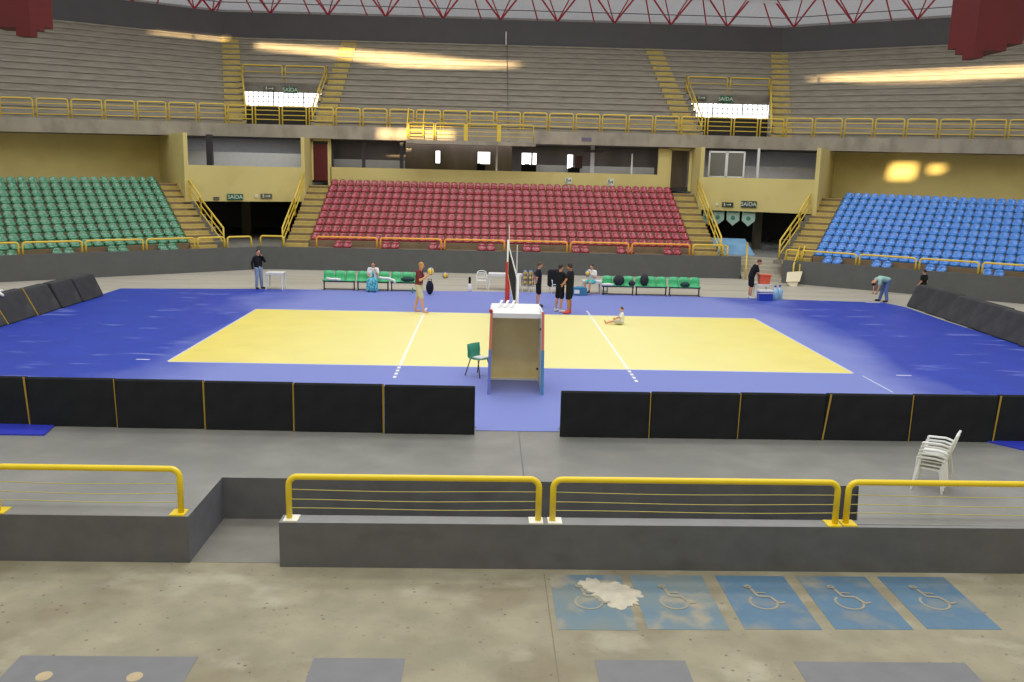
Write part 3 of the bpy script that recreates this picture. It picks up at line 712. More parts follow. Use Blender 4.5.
t = tag(B().hexa([(13.55, 14.75, .22), (14.2, 14.95, .22), (14.25, 14.9, .22), (13.6, 14.7, .22)], [(13.75, 15.3, .62), (14.5, 15.5, .66), (14.55, 15.45, .64), (13.8, 15.25, .60)]).hexa(
    [(13.75, 14.7, .0), (14.1, 14.8, .0), (14.15, 14.95, .0), (13.7, 14.85, .0)], [(13.58, 14.75, .22), (14.2, 14.93, .22), (14.2, 14.97, .22), (13.58, 14.8, .22)]).build('white_board', 'cardboard'), 'white board leaning at the foot of the exit steps', 'board')

# signs ---------------------------------------------------------------
def text_mesh(txt, size, m, parent, loc, rot, name='lettering'):
    cu = bpy.data.curves.new('t', 'FONT'); cu.body = txt; cu.size = size; cu.align_x = 'CENTER'; cu.align_y = 'CENTER'; cu.extrude = .004
    to = bpy.data.objects.new('t', cu); COL.objects.link(to)
    dg = bpy.context.evaluated_depsgraph_get(); dg.update()
    me = bpy.data.meshes.new_from_object(to.evaluated_get(dg))
    bpy.data.objects.remove(to)
    me.materials.clear(); me.materials.append(m)
    o = bpy.data.objects.new(name, me); COL.objects.link(o); o.parent = parent; o.location = loc; o.rotation_euler = rot
    return o
def sign(x, y, z, w, h, rz, m, txt, label, tm='sign_white', picto=False, tsize=None):
    t = thing('sign', label, 'sign', (x, y, z), rz)
    B().box((0, 0, 0), (w, .04, h)).build('sign_plate', m, t)
    if txt: text_mesh(txt, tsize or h*.85, M[tm], t, (0, -.03, 0), (PI/2, 0, 0))
    if picto:
        b = B(); b.ball((-w*.28, -.025, h*.28), h*.11, 8, (1, .3, 1)); b.box((-w*.28, -.025, -.0), (h*.12, .01, h*.4)); b.tube([(-w*.3+h*.25*math.cos(q), -.025, -h*.1+h*.22*math.sin(q)) for q in [k*PI/5-2.4 for k in range(8)]], h*.035, 5)
        b.box((w*.12, -.025, 0), (w*.4, .01, h*.12)); b.box((w*.25, -.025, 0), (h*.16, .012, h*.4))
        b.build('pictogram', M[tm], t)
    return t
aL = math.atan2(23.5-pL[1], -11.3-pL[0]); aR = math.atan2(pR[1]-23.5, pR[0]-11.34)
def onL(q): return (pL[0]+(pCL[0]-pL[0])*q, pL[1]+(pCL[1]-pL[1])*q-.06)
def onR(q): return (pCR[0]+(pR[0]-pCR[0])*q, pCR[1]+(pR[1]-pCR[1])*q-.06)
x, y = onL(.405); sign(x, y, 3.40, .84, .33, aL, 'sign_green', 'SAÍDA', 'green SAÍDA exit sign on the parapet over the left tunnel')
x, y = onL(.245); sign(x, y, 3.32, .30, .16, aL, 'sign_grey', None, 'tiny dark plate on the parapet left of the green exit sign')
x, y = onL(.68); sign(x, y, 3.46, .62, .26, aL, 'sign_grey', None, 'small grey pictogram sign on the left parapet', picto=True)
x, y = onL(.59); sign(x, y, 3.46, .14, .16, aL, 'sign_white', None, 'tiny white plate beside the grey pictogram sign')
x, y = onR(.425); sign(x, y, 3.62, .85, .36, aR, 'sign_dark', 'SAÍDA', 'dark green SAÍDA exit sign on the parapet over the right tunnel')
x, y = onR(.235); sign(x, y, 3.56, .62, .26, aR, 'sign_dark', None, 'small dark pictogram sign on the right parapet', picto=True)
x, y = onR(.14); sign(x, y, 3.56, .14, .14, aR, 'sign_white', None, 'tiny white plate beside the dark pictogram sign')
sign(3.9, 25.46, 4.66, .38, .36, 0, 'sign_white', None, 'small white notice on the ochre wall, left of two', tm='sign_grey', picto=True)
sign(6.36, 25.46, 4.63, .38, .40, 0, 'sign_white', None, 'small white notice on the ochre wall, right of two', tm='sign_grey', picto=True)

# pennants hanging in the right tunnel
pen = [.06, .165, .305, .445]
for i, q in enumerate(pen):
    x, y = onR(q); y += .3
    t = thing('pennant', 'pale green hanging pennant with pointed tip, %s from the left, under the right parapet' % ordw(i+1), 'pennant', (x, y, 3.25), aR, 'pennants under the right parapet')
    w = .36 if i else .2
    B().hexa([(-w, -.01, 0), (w, -.01, 0), (w, -.01, -.55), (0, -.01, -.86), (-w, -.01, -.55)], [(-w, .01, 0), (w, .01, 0), (w, .01, -.55), (0, .01, -.86), (-w, .01, -.55)]).build('cloth', 'pennant', t)
    B().ball((0, -.015, -.42), .13, 10, (1, .1, 1)).box((0, -.018, -.1), (w*1.4, .01, .06)).build('emblem', 'pennant_g', t)
tag(B().hexa([(11.6, 20.4, 1.02), (13.5, 19.9, 1.02), (13.5, 20.0, 1.02), (11.6, 20.5, 1.02)], [(11.5, 22.0, 1.75), (13.4, 21.6, 1.75), (13.4, 21.7, 1.75), (11.5, 22.1, 1.75)]).build('blue_banner', 'blue_banner'), 'pale blue banner laid sloping inside the right tunnel below the pennants', 'banner')

# ------------------------------------------------------------------ balcony and upper tier
def zoff(side, s, k=0.):
    return -(.031 if side == 'L' else .017)*min(17, max(0, s))*(1-k)
def corner(y, side):
    return (-(16.1+.3*(y-26.5))) if side == 'L' else (16.65+.27*(y-26.5))
uUL, uUR = UL.u, UR.u
ext = 26.0
def ringpts(y, zz, k=0.):
    """three-facet polyline at depth y: far left, corner left, corner right, far right"""
    cl = Vector((corner(y, 'L'), y, zz)); cr = Vector((corner(y, 'R'), y, zz))
    return [cl+uUL*ext+Vector((0, 0, zoff('L', ext, k))), cl, cr, cr+uUR*ext+Vector((0, 0, zoff('R', ext, k)))]
def ring(name, y0, y1, z0, z1, m, k=0.):
    a = ringpts(y0, z0, k); b_ = ringpts(y1, z0, k); c = ringpts(y0, z1, k); d = ringpts(y1, z1, k); g = B()
    for i in range(3):
        g.hexa([a[i], a[i+1], b_[i+1], b_[i]], [c[i], c[i+1], d[i+1], d[i]])
    return struct(g.build(name, m))
ring('balcony_fascia', 25.0, 25.35, 6.70, 7.42, 'fascia')
ring('balcony_slab', 25.3, 36, 6.70, 7.0, M['terrace'])
ring('balcony_walk', 25.3, 26.6, 7.0, 7.36, M['terrace'])
NR, YR, RUN, RISE = 15, 26.55, .72, .42
tb = B(); trb = B()
PB = 7  # portal depth in rows
pl_x = lambda y: -14.98-.3*(y-26.5)
pr_x = lambda y: 15.9+.26*(y-26.5)
for k in range(NR):
    y0, y1 = YR+RUN*k, YR+RUN*(k+1)
    if k == NR-1: y1 += .3
    z = 7.36+RISE*(k+1); kf = k/(NR-1)
    P0 = ringpts(y0, z, kf); P1 = ringpts(y1, z, kf)
    lowz = z-RISE-.05
    def seg(a0, a1, b0, b1):
        up_ = Vector((0, 0, .10)); bk = Vector((0, .07, 0))
        a0, a1, b0, b1 = (Vector(v) for v in (a0, a1, b0, b1))
        tb.hexa([a0-up_, a1-up_, b1-up_, b0-up_], [a0, a1, b1, b0]); a0, a1, b0, b1 = a0+bk-up_, a1+bk-up_, b0-up_, b1-up_
        lowz_ = lowz-z+.10
        tb.hexa([a0+Vector((0, 0, lowz_)), a1+Vector((0, 0, lowz_)), b1+Vector((0, 0, lowz_)), b0+Vector((0, 0, lowz_))], [a0, a1, b1, b0]); return
        tb.hexa([Vector((*a0[:2], lowz+(a0[2]-z))), Vector((*a1[:2], lowz+(a1[2]-z))), Vector((*b1[:2], lowz+(b1[2]-z))), Vector((*b0[:2], lowz+(b0[2]-z)))], [a0, a1, b1, b0])
    seg(P0[0], P0[1], P1[0], P1[1]); seg(P0[2], P0[3], P1[2], P1[3])
    cuts = [(P0[1].x, P1[1].x)]
    if k < PB: xs_ = [((P0[1].x, P1[1].x), (pl_x(y0), pl_x(y1))), ((-11.25, -11.25), (11.88, 11.88)), ((pr_x(y0), pr_x(y1)), (P0[2].x, P1[2].x))]
    else: xs_ = [((P0[1].x, P1[1].x), (P0[2].x, P1[2].x))]
    for (a0, b0), (a1, b1) in xs_:
        seg((a0, y0, z), (a1, y0, z), (b0, y1, z), (b1, y1, z))
    for (a0, a1) in (((-11.25), 11.88),) if k < PB else ():
        pass
up_t = struct(tb.build('upper_terrace', 'terrace'))
up_t.data.materials.append(M['terrace_r'])
for p in up_t.data.polygons:
    if abs(p.normal.z) < .5: p.material_index = 1
# portal side walls and rear walls
ybk = YR+RUN*PB; zbk = 7.36+RISE*PB
def side_slope(x0f, x1f, nm):
    g = B()
    for k in range(PB):
        y0, y1 = YR+RUN*k, YR+RUN*(k+1); z = 7.36+RISE*(k+1)-.01
        g.prism([(x0f(y0), y0), (x1f(y0), y0), (x1f(y1), y1), (x0f(y1), y1)], 6.9, z)
    struct(g.build(nm, 'terrace_r'))
side_slope(lambda y: pl_x(y)-.2, lambda y: pl_x(y), 'wall_portal_left_a')
side_slope(lambda y: -11.25, lambda y: -11.05, 'wall_portal_left_b')
side_slope(lambda y: 11.68, lambda y: 11.88, 'wall_portal_right_a')
side_slope(lambda y: pr_x(y), lambda y: pr_x(y)+.2, 'wall_portal_right_b')
wn = 6
for side, xa, xb in (('left', pl_x(ybk), -11.25), ('right', 11.88, pr_x(ybk))):
    struct(B().prism([(xa, ybk-.02), (xb, ybk-.02), (xb, ybk+.2), (xa, ybk+.2)], 9.72, zbk).build('wall_portal_%s_lintel' % side, 'terrace'))
    struct(B().prism([(xa-.3, ybk+.6), (xb+.3, ybk+.6), (xb+.3, ybk+.8), (xa-.3, ybk+.8)], 7.2, 8.86).build('wall_portal_%s_low' % side, 'dark'))
    struct(B().prism([(xa, 26.5), (xb, 26.5), (xb, ybk+.8), (xa, ybk+.8)], 7.2, 7.38).build('floor_portal_%s' % side, 'terrace'))
    wn += 1
    fr_ = B(); n = 17
    for i in range(n+1):
        x = xa-.1+(xb-xa+.2)*i/n; fr_.box((x, ybk+.62, 9.3), (.05 if i % 6 else .08, .06, .95))
    for z in (8.86, 9.16, 9.46, 9.78): fr_.box(((xa+xb)/2, ybk+.62, z), (xb-xa+.2, .06, .04))
    w_ = struct(fr_.build('window_%d' % wn, 'lattice'))
    struct(B().box(((xa+xb)/2, ybk+.72, 9.32), (xb-xa+.4, .03, 1.0)).build('window_pane', 'daylight', w_))
# portal exit signs
sign(-13.45, ybk-.1, 9.86, .85, .40, 0, 'sign_green', 'SAÍDA', 'green SAÍDA exit sign over the left upper portal')
sign(-14.75, ybk-.1, 9.92, .75, .30, 0, 'sign_grey', None, 'grey pictogram sign left of the exit sign on the left upper portal', picto=True)
sign(14.35, ybk-.1, 10.0, .85, .40, 0, 'sign_green', 'SAÍDA', 'green SAÍDA exit sign over the right upper portal')
sign(12.8, ybk-.1, 10.05, .65, .28, 0, 'sign_grey', None, 'grey pictogram sign left of the exit sign on the right upper portal', picto=True)

# upper stairs
def up_stairs(name, xa, xb):
    g = B()
    for k in range(NR):
        y0 = YR+RUN*k; z = 7.36+RISE*k
        g.prism([(xa(y0-.3), y0-.3), (xb(y0-.3), y0-.3), (xb(y0+.01), y0+.01), (xa(y0+.01), y0+.01)], z-.02, z+RISE*.55)
        g.prism([(xa(y0-.01), y0-.012), (xb(y0-.01), y0-.012), (xb(y0+.3), y0+.3), (xa(y0+.3), y0+.3)], z+RISE*.92, z+RISE+.006)
    struct(g.build(name, 'yellow_step'))
up_stairs('stairs_upper_left_outer', lambda y: -16.2-.29*(y-26.5), lambda y: -15.05-.29*(y-26.5))
up_stairs('stairs_upper_left_inner', lambda y: -11.0, lambda y: -9.95)
up_stairs('stairs_upper_right_inner', lambda y: 10.45-.055*(y-26.5), lambda y: 11.6-.055*(y-26.5))
up_stairs('stairs_upper_right_outer', lambda y: 16.0+.26*(y-26.5), lambda y: 17.2+.26*(y-26.5))

# balcony rails
def rail_between(p, q, h, label, group, rad=.042, bars=(.27, .52, .77), m='rail_far', name='guard_rail'):
    p = Vector(p); q = Vector(q); t = thing(name, label, 'guard rail', tuple(p), 0, group); D = q-p; up = Vector((0, 0, 1)); dn = D.normalized()
    c = .1
    B().tube([Vector((0, 0, 0)), up*(h-c), up*(h-c*.3)+dn*c*.3, up*h+dn*c, D+up*h-dn*c, D+up*(h-c*.3)-dn*c*.3, D+up*(h-c), D], rad, 6).build('pipe_frame', m, t, smooth=True)
    for z in bars: B().tube([up*z*h, D+up*z*h], rad*.55, 5).build('rail_bar', m, t)
    return t
yb_ = 25.12; cl = corner(yb_, 'L'); cr = corner(yb_, 'R')
n = 21; wd = (cr-cl)/n
for i in range(n):
    rail_between((cl+wd*i+.085, yb_, 7.42), (cl+wd*(i+1)-.085, yb_, 7.42), 1.0, 'yellow rail panel on the straight balcony run, %s from its left corner' % ordw(i+1), 'rails on the straight balcony run')
for side, uu, c0, nn in (('L', uUL, cl, 12), ('R', uUR, cr, 12)):
    for i in range(nn):
        L0, L1 = 1.62*i+.085, 1.62*(i+1)-.085
        p = Vector((c0, yb_, 7.42+zoff(side, L0)))+uu*L0; q = Vector((c0, yb_, 7.42+zoff(side, L1)))+uu*L1
        rail_between(p, q, 1.06, 'yellow balcony rail panel on the angled %s wing, %s from the corner' % ('left' if side == 'L' else 'right', ordw(i+1)), 'rails on the %s balcony wing' % ('left' if side == 'L' else 'right'))
# portal rails
for side, xa, xb in (('left', pl_x(ybk), -11.25), ('right', 11.88, pr_x(ybk))):
    m_ = (xa+xb)/2; z = zbk
    rail_between((xa+.05, ybk+.1, z), (m_-.1, ybk+.1, z), 1.05, 'yellow guard rail above the %s upper portal, left half' % side, 'upper portal rails', bars=(.3, .62))
    rail_between((m_+.1, ybk+.1, z), (xb-.05, ybk+.1, z), 1.05, 'yellow guard rail above the %s upper portal, right half' % side, 'upper portal rails', bars=(.3, .62))
for f0, f1, nm in ((pl_x, 0, 'left side of the left'), (lambda y: -11.15, 0, 'right side of the left'), (lambda y: 11.78, 0, 'left side of the right'), (pr_x, 0, 'right side of the right')):
    y0, y1 = 26.6, ybk
    t = thing('stair_handrail', 'sloping yellow handrail on the %s upper portal' % nm, 'handrail', (f0(y0), y0, 7.4), 0, 'upper portal handrails')
    a = Vector((0, 0, 0)); e = Vector((f0(y1)-f0(y0), y1-y0, zbk-7.4)); up = Vector((0, 0, 1))
    B().tube([a, a+up*1.1, e+up*1.1, e], .045).build('pipe_frame', 'rail_far', t, smooth=True)
    B().tube([a+up*.55, e+up*.55], .035).build('rail_bar', 'rail_far', t)
    B().tube([e*.5, e*.5+up*1.1], .035).build('post', 'rail_far', t)

# platform hanging in front of the balcony
struct(B().prism([(-5.45, 23.95), (1.85, 23.95), (1.85, 25.0), (-5.45, 25.0)], 6.52, 6.72).build('platform_slab', 'fascia'))
px_ = [-5.35, -3.85, -2.1, -.25, 1.75]
for i in range(4):
    rail_between((px_[i]+.05, 24.0, 6.72), (px_[i+1]-.05, 24.0, 6.72), .95, 'yellow rail panel on the low platform before the balcony, %s from the left' % ordw(i+1), 'platform rails', rad=.03, bars=(.3, .55, .8))
t = thing('platform_gate_plate', 'broad yellow double post plate on the low platform', 'rail plate', (-2.1, 23.98, 6.72))
B().box((0, 0, .47), (.22, .03, .9)).box((1.86, 0, .47), (.22, .03, .9)).build('plate', 'rail_far', t)
t = thing('platform_steps', 'small yellow access steps with curved handrails from balcony to platform', 'steps', (-5.0, 24.4, 6.72))
g = B()
for k in range(5): g.box((.05, .12*k, .12+.16*k), (.75, .13, .05))
g.build('tread', 'yellow_step', t)
for x in (-.4, .5):
    B().tube([(x, -.2, .1), (x, -.15, .95), (x, .3, 1.45), (x, .6, 1.75), (x, .75, 1.75), (x, .8, .8)], .04).build('handrail', 'rail_far', t, smooth=True)
tag(B().box((4.8, 24.97, 7.03), (.55, .03, .18)).build('label_plate', mat('mauve_plate', (104, 100, 128), .5)), 'small mauve plate on the balcony fascia right of the platform', 'sign')

# ------------------------------------------------------------------ ring band, roof and truss
ytop = YR+RUN*NR
def upring(name, y0, y1, z0, z1, m): return ring(name, y0, y1, z0, z1, m, 1.)
upring('wall_upper_band', ytop-.1, ytop+.4, 13.65, 15.4, 'band')
upring('trim_7', ytop-.12, ytop+.1, 13.5, 13.7, 'fascia')
# roof: sheet rising towards the hall from the band
g = B(); a = ringpts(ytop+4.5, 16.2, 1.); b_ = ringpts(ytop-9, 18.8, 1.)
for i in range(3): g.quad(a[i], a[i+1], b_[i+1], b_[i])
struct(g.build('ceiling', 'roof'))
upring('wall_clerestory', ytop+4.3, ytop+4.5, 12.0, 16.3, 'roof')
# space truss along the ring
tr = thing('roof_truss', 'red steel space truss under the pale roof', 'roof truss')
def strut(a, b, r=.075, nm='strut', m='truss'):
    B().tube([a, b], r, 6).build(nm, m, tr)
yt = ytop-.0
nodes = []
for i in range(10): nodes.append((Vector((-.16+3.955*(i-5), yt+.1, 15.4)), Vector((1, 0, 0))))
for i in range(1, 5):
    nodes.append((Vector((corner(yt, 'L'), yt, 15.4))+uUL*(3.95*i-2.2), uUL)); nodes.append((Vector((corner(yt, 'R'), yt, 15.4))+uUR*(3.95*i-3.2), uUR))
for p, uu in nodes:
    nrm = Vector((-uu.y, uu.x, 0))
    if nrm.y > 0: nrm = -nrm
    for a_ in (-2.06, 2.06):
        strut(p, p+uu*a_+nrm*.2+Vector((0, 0, 2.6)), .065)
        strut(p+Vector((0, 0, 0)), p+uu*a_*.75+nrm*3.0+Vector((0, 0, 2.9)), .042)
    strut(p-uu*1.3+Vector((0, .6, .0)), p-uu*2.3+nrm*1.2+Vector((0, 0, 2.6)), .05)
for z_, yy, rad in ((15.95, ytop-.6, .03), (16.95, ytop-1.6, .04)):
    pp = ringpts(yy, z_, 1.); B().tube(pp, rad, 6).build('purlin', 'purlin', tr)
# drain pipe in the middle of the upper terrace
tag(B().tube([(.25, ytop-.2, 14.6), (.25, ytop-.2, 13.0)], .05).build('drain_pipe', 'white'), 'short pale pipe hanging at the bottom of the dark roof band', 'pipe')
tag(B().tube([(.32, 24.9, 6.75), (.32, 26.4, 7.5), (.32, ytop-.6, 13.9)], .03).build('cable', 'purlin'), 'thin grey cable running up the middle of the upper terrace', 'cable')

# hanging stepped red blocks
def red_block(x, y, zb, sg, levels, label):
    """inverted stepped block whose steps all share the corner edge nearest the hall"""
    t = thing('roof_corbel', label, 'roof corbel', (x, y, zb))
    g = B(); z = 0
    for wx, wy, h in levels:
        g.box((sg*wx/2, wy/2, z+h/2), (wx, wy, h)); z += h
    g.build('stepped_block', 'maroon', t)
    B().tube([(sg*1.0, 1.0, z), (sg*1.0, 1.0, z+5)], .06).build('hanger_rod', 'purlin', t)
    return t
red_block(19.42, 11.0, 10.22, 1, [(.4, .95, .30), (1.35, 1.6, .30), (2.0, 2.3, 2.75)], 'maroon stepped block hanging from the roof at upper right')
red_block(-19.7, 11.5, 10.1, -1, [(.6, .55, .34), (1.6, 1.2, .22), (2.6, 2.0, 2.9)], 'maroon stepped block hanging from the roof at upper left')

# ------------------------------------------------------------------ foreground rails
def fg_rail(x0, x1, y, z0, z1, label, plateL=None, plateR=None, h=.54):
    h += .01
    t = thing('guard_rail', label, 'guard rail', (x0, y, z0), 0, 'thick yellow foreground rails')
    D = Vector((x1-x0, 0, z1-z0)); up = Vector((0, 0, 1)); c = .13; ex = Vector((1, 0, 0))
    path = [Vector((0, 0, 0)), up*(h-c)]
    for q in (20, 40, 60, 80): path.append(up*(h-c)+ex*c*(1-math.cos(math.radians(q)))+up*c*math.sin(math.radians(q)))
    path.append(up*h+ex*(c+.02)); path.append(D+up*h-ex*(c+.02))
    for q in (80, 60, 40, 20): path.append(D+up*(h-c)-ex*c*(1-math.cos(math.radians(q)))+up*c*math.sin(math.radians(q)))
    path += [D+up*(h-c), D]
    B().tube(path, .046, 12).build('pipe_frame', 'rail', t, smooth=True)
    for k, z in enumerate((.17, .30, .45)):
        pts = []
        for i in range(13):
            q = i/12; pts.append(D*q+up*(z-.012*math.sin(PI*q)+.006*math.sin(7*q+k)))
        w = B().tube(pts, .006, 5).build('wire', 'wire', t)
    for side, pc in ((0, plateL), (1, plateR)):
        if pc:
            c0 = D*side; 
            B().box(c0+Vector((.035 if side == 0 else -.035, 0, .008)), (.21, .24, .02)).build('base_plate', pc, t)
    return t
fg_rail(-11.2, -8.03, -14.84, 0, 0, 'thick yellow pipe rail at the far left edge, mostly outside the picture', 'rail', 'rail', h=.67)
fg_rail(-7.86, -5.2, -14.84, 0, 0, 'thick yellow pipe rail on the left raised floor edge', 'rail', 'rail', h=.67)
zt = lambda x: -.03+.042*(x+3.72)/16.22
fg_rail(-3.60, .06, -14.93, zt(-3.6), zt(.06), 'thick yellow pipe rail on the low wall, left of centre', 'white_paint', 'white_paint', h=.64)
fg_rail(.27, 4.50, -14.93, zt(.27), zt(4.5), 'thick yellow pipe rail on the low wall, right of centre', 'white_paint', 'rail', h=.64)
fg_rail(4.67, 9.0, -14.91, zt(4.72), zt(9), 'thick yellow pipe rail on the low wall at the right edge', 'rail', 'rail', h=.64)

# ------------------------------------------------------------------ net, poles
t = thing('net_pole', 'white near volleyball net pole beside the referee stand', 'pole', (0, -5.5, .012), 0, 'net poles')
B().tube([(0, 0, 0), (0, 0, 2.55)], .032, 12).build('steel_pole', 'white', t, smooth=True)
B().lathe([(.16, 0), (.16, .03), (.06, .05), (.06, .1)]).build('base', 'dark_metal', t)
t = thing('net_pole', 'far volleyball net pole with red padding', 'pole', (0, 5.5, .012), 0, 'net poles')
B().tube([(0, 0, 0), (0, 0, 2.6)], .045, 12).build('steel_pole', 'white', t, smooth=True)
B().lathe([(.06, .02), (.085, .06), (.085, 1.75), (.06, 1.8)]).build('pole_padding', 'red_pad', t, smooth=False)
B().lathe([(.2, 0), (.2, .03), (.07, .05), (.07, .1)]).build('base', 'dark_metal', t)
t = thing('volleyball_net', 'black volleyball net with white tapes seen edge-on between the poles', 'net', (0, 0, 0))
g = B()
for k in range(96): y = -4.75+.1*k; g.box((0, y, 1.93), (.012, .012, 1.0))
for k in range(11): g.box((0, 0, 1.43+.1*k), (.012, 9.5, .012))
g.build('mesh_cord', 'net', t)
B().box((0, 0, 2.42), (.022, 9.5, .07)).build('top_tape', 'white', t)
B().box((0, 0, 1.44), (.018, 9.5, .05)).build('bottom_tape', 'white', t)
B().tube([(0, -5.5, 2.45), (0, -4.75, 2.43)], .012).tube([(0, 5.5, 2.45), (0, 4.75, 2.43)], .012).build('tension_rope', 'white', t)
for y in (-4.5, 4.5):
    B().tube([(0, y, 1.43), (0, y, 3.23)], .014).build('antenna', 'white', t)
    B().box((0, y, 1.93), (.03, .06, 1.0)).build('side_tape', 'white', t)

# referee stand ----------------------------------------------------------
t = thing('referee_stand', 'box-like referee stand with tan panel, white top and coloured side edges', 'referee stand', (-.06, -7.4, .012))
for sx, hi, lo in ((-1, 'coral', 'lilac'), (1, 'coral', 'sky_blue')):
    x = sx*.615
    w = B(); w.hexa([(x-.02, 0, 0), (x+.02, 0, 0), (x+.02, 1.5, 0), (x-.02, 1.5, 0)], [(x*.95-.02, .0, 1.92), (x*.95+.02, .0, 1.92), (x*.95+.02, 1.45, 1.86), (x*.95-.02, 1.45, 1.86)])
    w.build('side_panel', 'white', t)
    e = B(); e.hexa([(x-.035, -.03, 0), (x+.035, -.03, 0), (x+.035, 0, 0), (x-.035, 0, 0)], [(x*.98-.035, -.03, 1.05), (x*.98+.035, -.03, 1.05), (x*.98+.035, 0, 1.05), (x*.98-.035, 0, 1.05)])
    e.build('lower_edge_pad', lo, t)
    e = B(); e.hexa([(x*.98-.03, -.03, 1.05), (x*.98+.03, -.03, 1.05), (x*.98+.03, 0, 1.05), (x*.98-.03, 0, 1.05)], [(x*.95-.03, -.03, 1.94), (x*.95+.03, -.03, 1.94), (x*.95+.03, 0, 1.94), (x*.95-.03, 0, 1.94)])
    e.build('upper_edge_pad', hi, t)
B().hexa([(-.59, 1.44, .04), (.59, 1.44, .04), (.59, 1.47, .04), (-.59, 1.47, .04)], [(-.57, 1.40, 1.78), (.57, 1.40, 1.78), (.57, 1.43, 1.78), (-.57, 1.43, 1.78)]).build('rear_panel', 'tan', t)
B().box((0, .61, 1.74), (1.16, .03, .11)).build('top_board', 'white', t)
B().hexa([(-.58, .62, 1.74), (.58, .62, 1.74), (.58, 1.5, 1.84), (-.58, 1.5, 1.84)], [(-.58, .62, 1.79), (.58, .62, 1.79), (.58, 1.5, 1.90), (-.58, 1.5, 1.90)]).build('standing_platform', 'white', t)
B().box((0, 1.42, .03), (1.2, .04, .05)).build('bottom_rail', 'white', t)
for k in range(3):
    B().hexa([(-.43+.15*k, 1.1, 1.86), (-.40+.15*k, 1.1, 1.86), (-.30+.15*k, 1.35, 1.98), (-.36+.15*k, 1.35, 1.98)], [(-.43+.15*k, 1.1, 1.875), (-.40+.15*k, 1.1, 1.875), (-.30+.15*k, 1.35, 2.0), (-.36+.15*k, 1.35, 2.0)]).build('slat', 'white', t)
for z, dx in ((1.5, .5), (.35, .5)):
    B().ball((dx+.06, .25 if z > 1 else 1.2, z), .03, 8).build('bolt', 'dark_metal', t)
B().ball((-.6, -.02, 1.94), .045, 8).build('corner_cap', 'red_pad', t)

# green chair by the stand ------------------------------------------------
def shell_chair(t, m):
    g = B(); prof = [(-.21, .44), (-.05, .425), (.13, .43), (.18, .47), (.21, .62), (.235, .80)]
    for th in (0, .018):
        pass
    nx = 5; G = []
    for j, (y, z) in enumerate(prof):
        G.append([(tx*.225, y-(.03*tx*tx if j > 3 else 0), z+(.02*tx*tx if j < 4 else 0)) for tx in [-1, -.5, 0, .5, 1]])
    for j in range(len(G)-1):
        for i in range(nx-1):
            a, b_, c, d = G[j][i], G[j][i+1], G[j+1][i+1], G[j+1][i]
            g.quad(a, b_, c, d)
    bmesh.ops.remove_doubles(g.bm, verts=g.bm.verts, dist=.001)
    o = g.build('seat_shell', m, t, smooth=True)
    so = o.modifiers.new('Solidify', 'SOLIDIFY'); so.thickness = .02
    for sx in (-1, 1):
        for sy in (-1, 1):
            B().tube([(sx*.17, sy*.13, .43), (sx*.23, sy*.25, 0)], .014).build('leg', 'dark_metal', t)
t = thing('shell_chair', 'green shell chair with dark metal legs left of the referee stand', 'chair', (-.93, -5.52, .012), .85)
shell_chair(t, 'teal')
tag(B().box((-.89, -5.55, .49), (.30, .26, .03), .85).build('folded_paper', 'white'), 'white folded paper on the green shell chair', 'paper')

# ------------------------------------------------------------------ white plastic chairs
def plastic_chair(label, loc, rz, group=None):
    t = thing('plastic_chair', label, 'chair', loc, rz, group)
    g = B(); g.box((0, 0, .435), (.46, .44, .03))
    for i in range(3): g.box((-.14+.14*i, -.01, .452), (.05, .34, .008))
    g.build('seat', 'white', t)
    g = B()
    P = lambda x, z: (x, .20+(z-.44)*.32, z)
    g.tube([P(-.225, .44), P(-.235, .70), P(-.20, .84), P(-.08, .885), P(.08, .885), P(.20, .84), P(.235, .70), P(.225, .44)], .022, 6)
    g.tube([P(-.21, .78), P(.21, .78)], .02, 6)
    g.tube([P(-.2, .56), P(.2, .56)], .016, 6)
    for k in range(5): g.tube([P(-.14+.07*k, .56), P(-.14+.07*k, .78)], .011, 5)
    g.build('backrest', 'white', t)
    for sx in (-1, 1):
        B().tube([(sx*.25, -.20, .64), (sx*.26, .10, .66), (sx*.235, .27, .62)], .022, 6).build('armrest', 'white', t)
        B().tube([(sx*.25, -.20, .64), (sx*.235, -.21, .43), (sx*.27, -.25, 0)], .024, 6, r2=.018).build('leg', 'white', t)
        B().tube([(sx*.22, .19, .44), (sx*.26, .27, 0)], .024, 6, r2=.018).build('leg', 'white', t)
    return t
def place_chair(src, label, loc, rz, group=None):
    c = copy_tree(src); c.location = loc; c.rotation_euler = (0, 0, rz); c['label'] = label
    if group: c['group'] = group
    return c
c0 = plastic_chair('white plastic armchair, lowest of the stack behind the right rail', (6.72, -13.3, 0), -2.2, 'stacked white chairs')
c0.scale = (.9, .9, .88)
for k, nm in enumerate(['second from the bottom', 'third from the bottom', 'fourth from the bottom', 'topmost']):
    place_chair(c0, 'white plastic armchair, %s in the stack behind the right rail' % nm, (6.72+.012*(k+1), -13.3-.01*(k+1), .065*(k+1)), -2.2)
place_chair(c0, 'white plastic chair standing against the far wall left of the net', (-1.0, 11.4, 0), 0, 'white chairs at the far side')

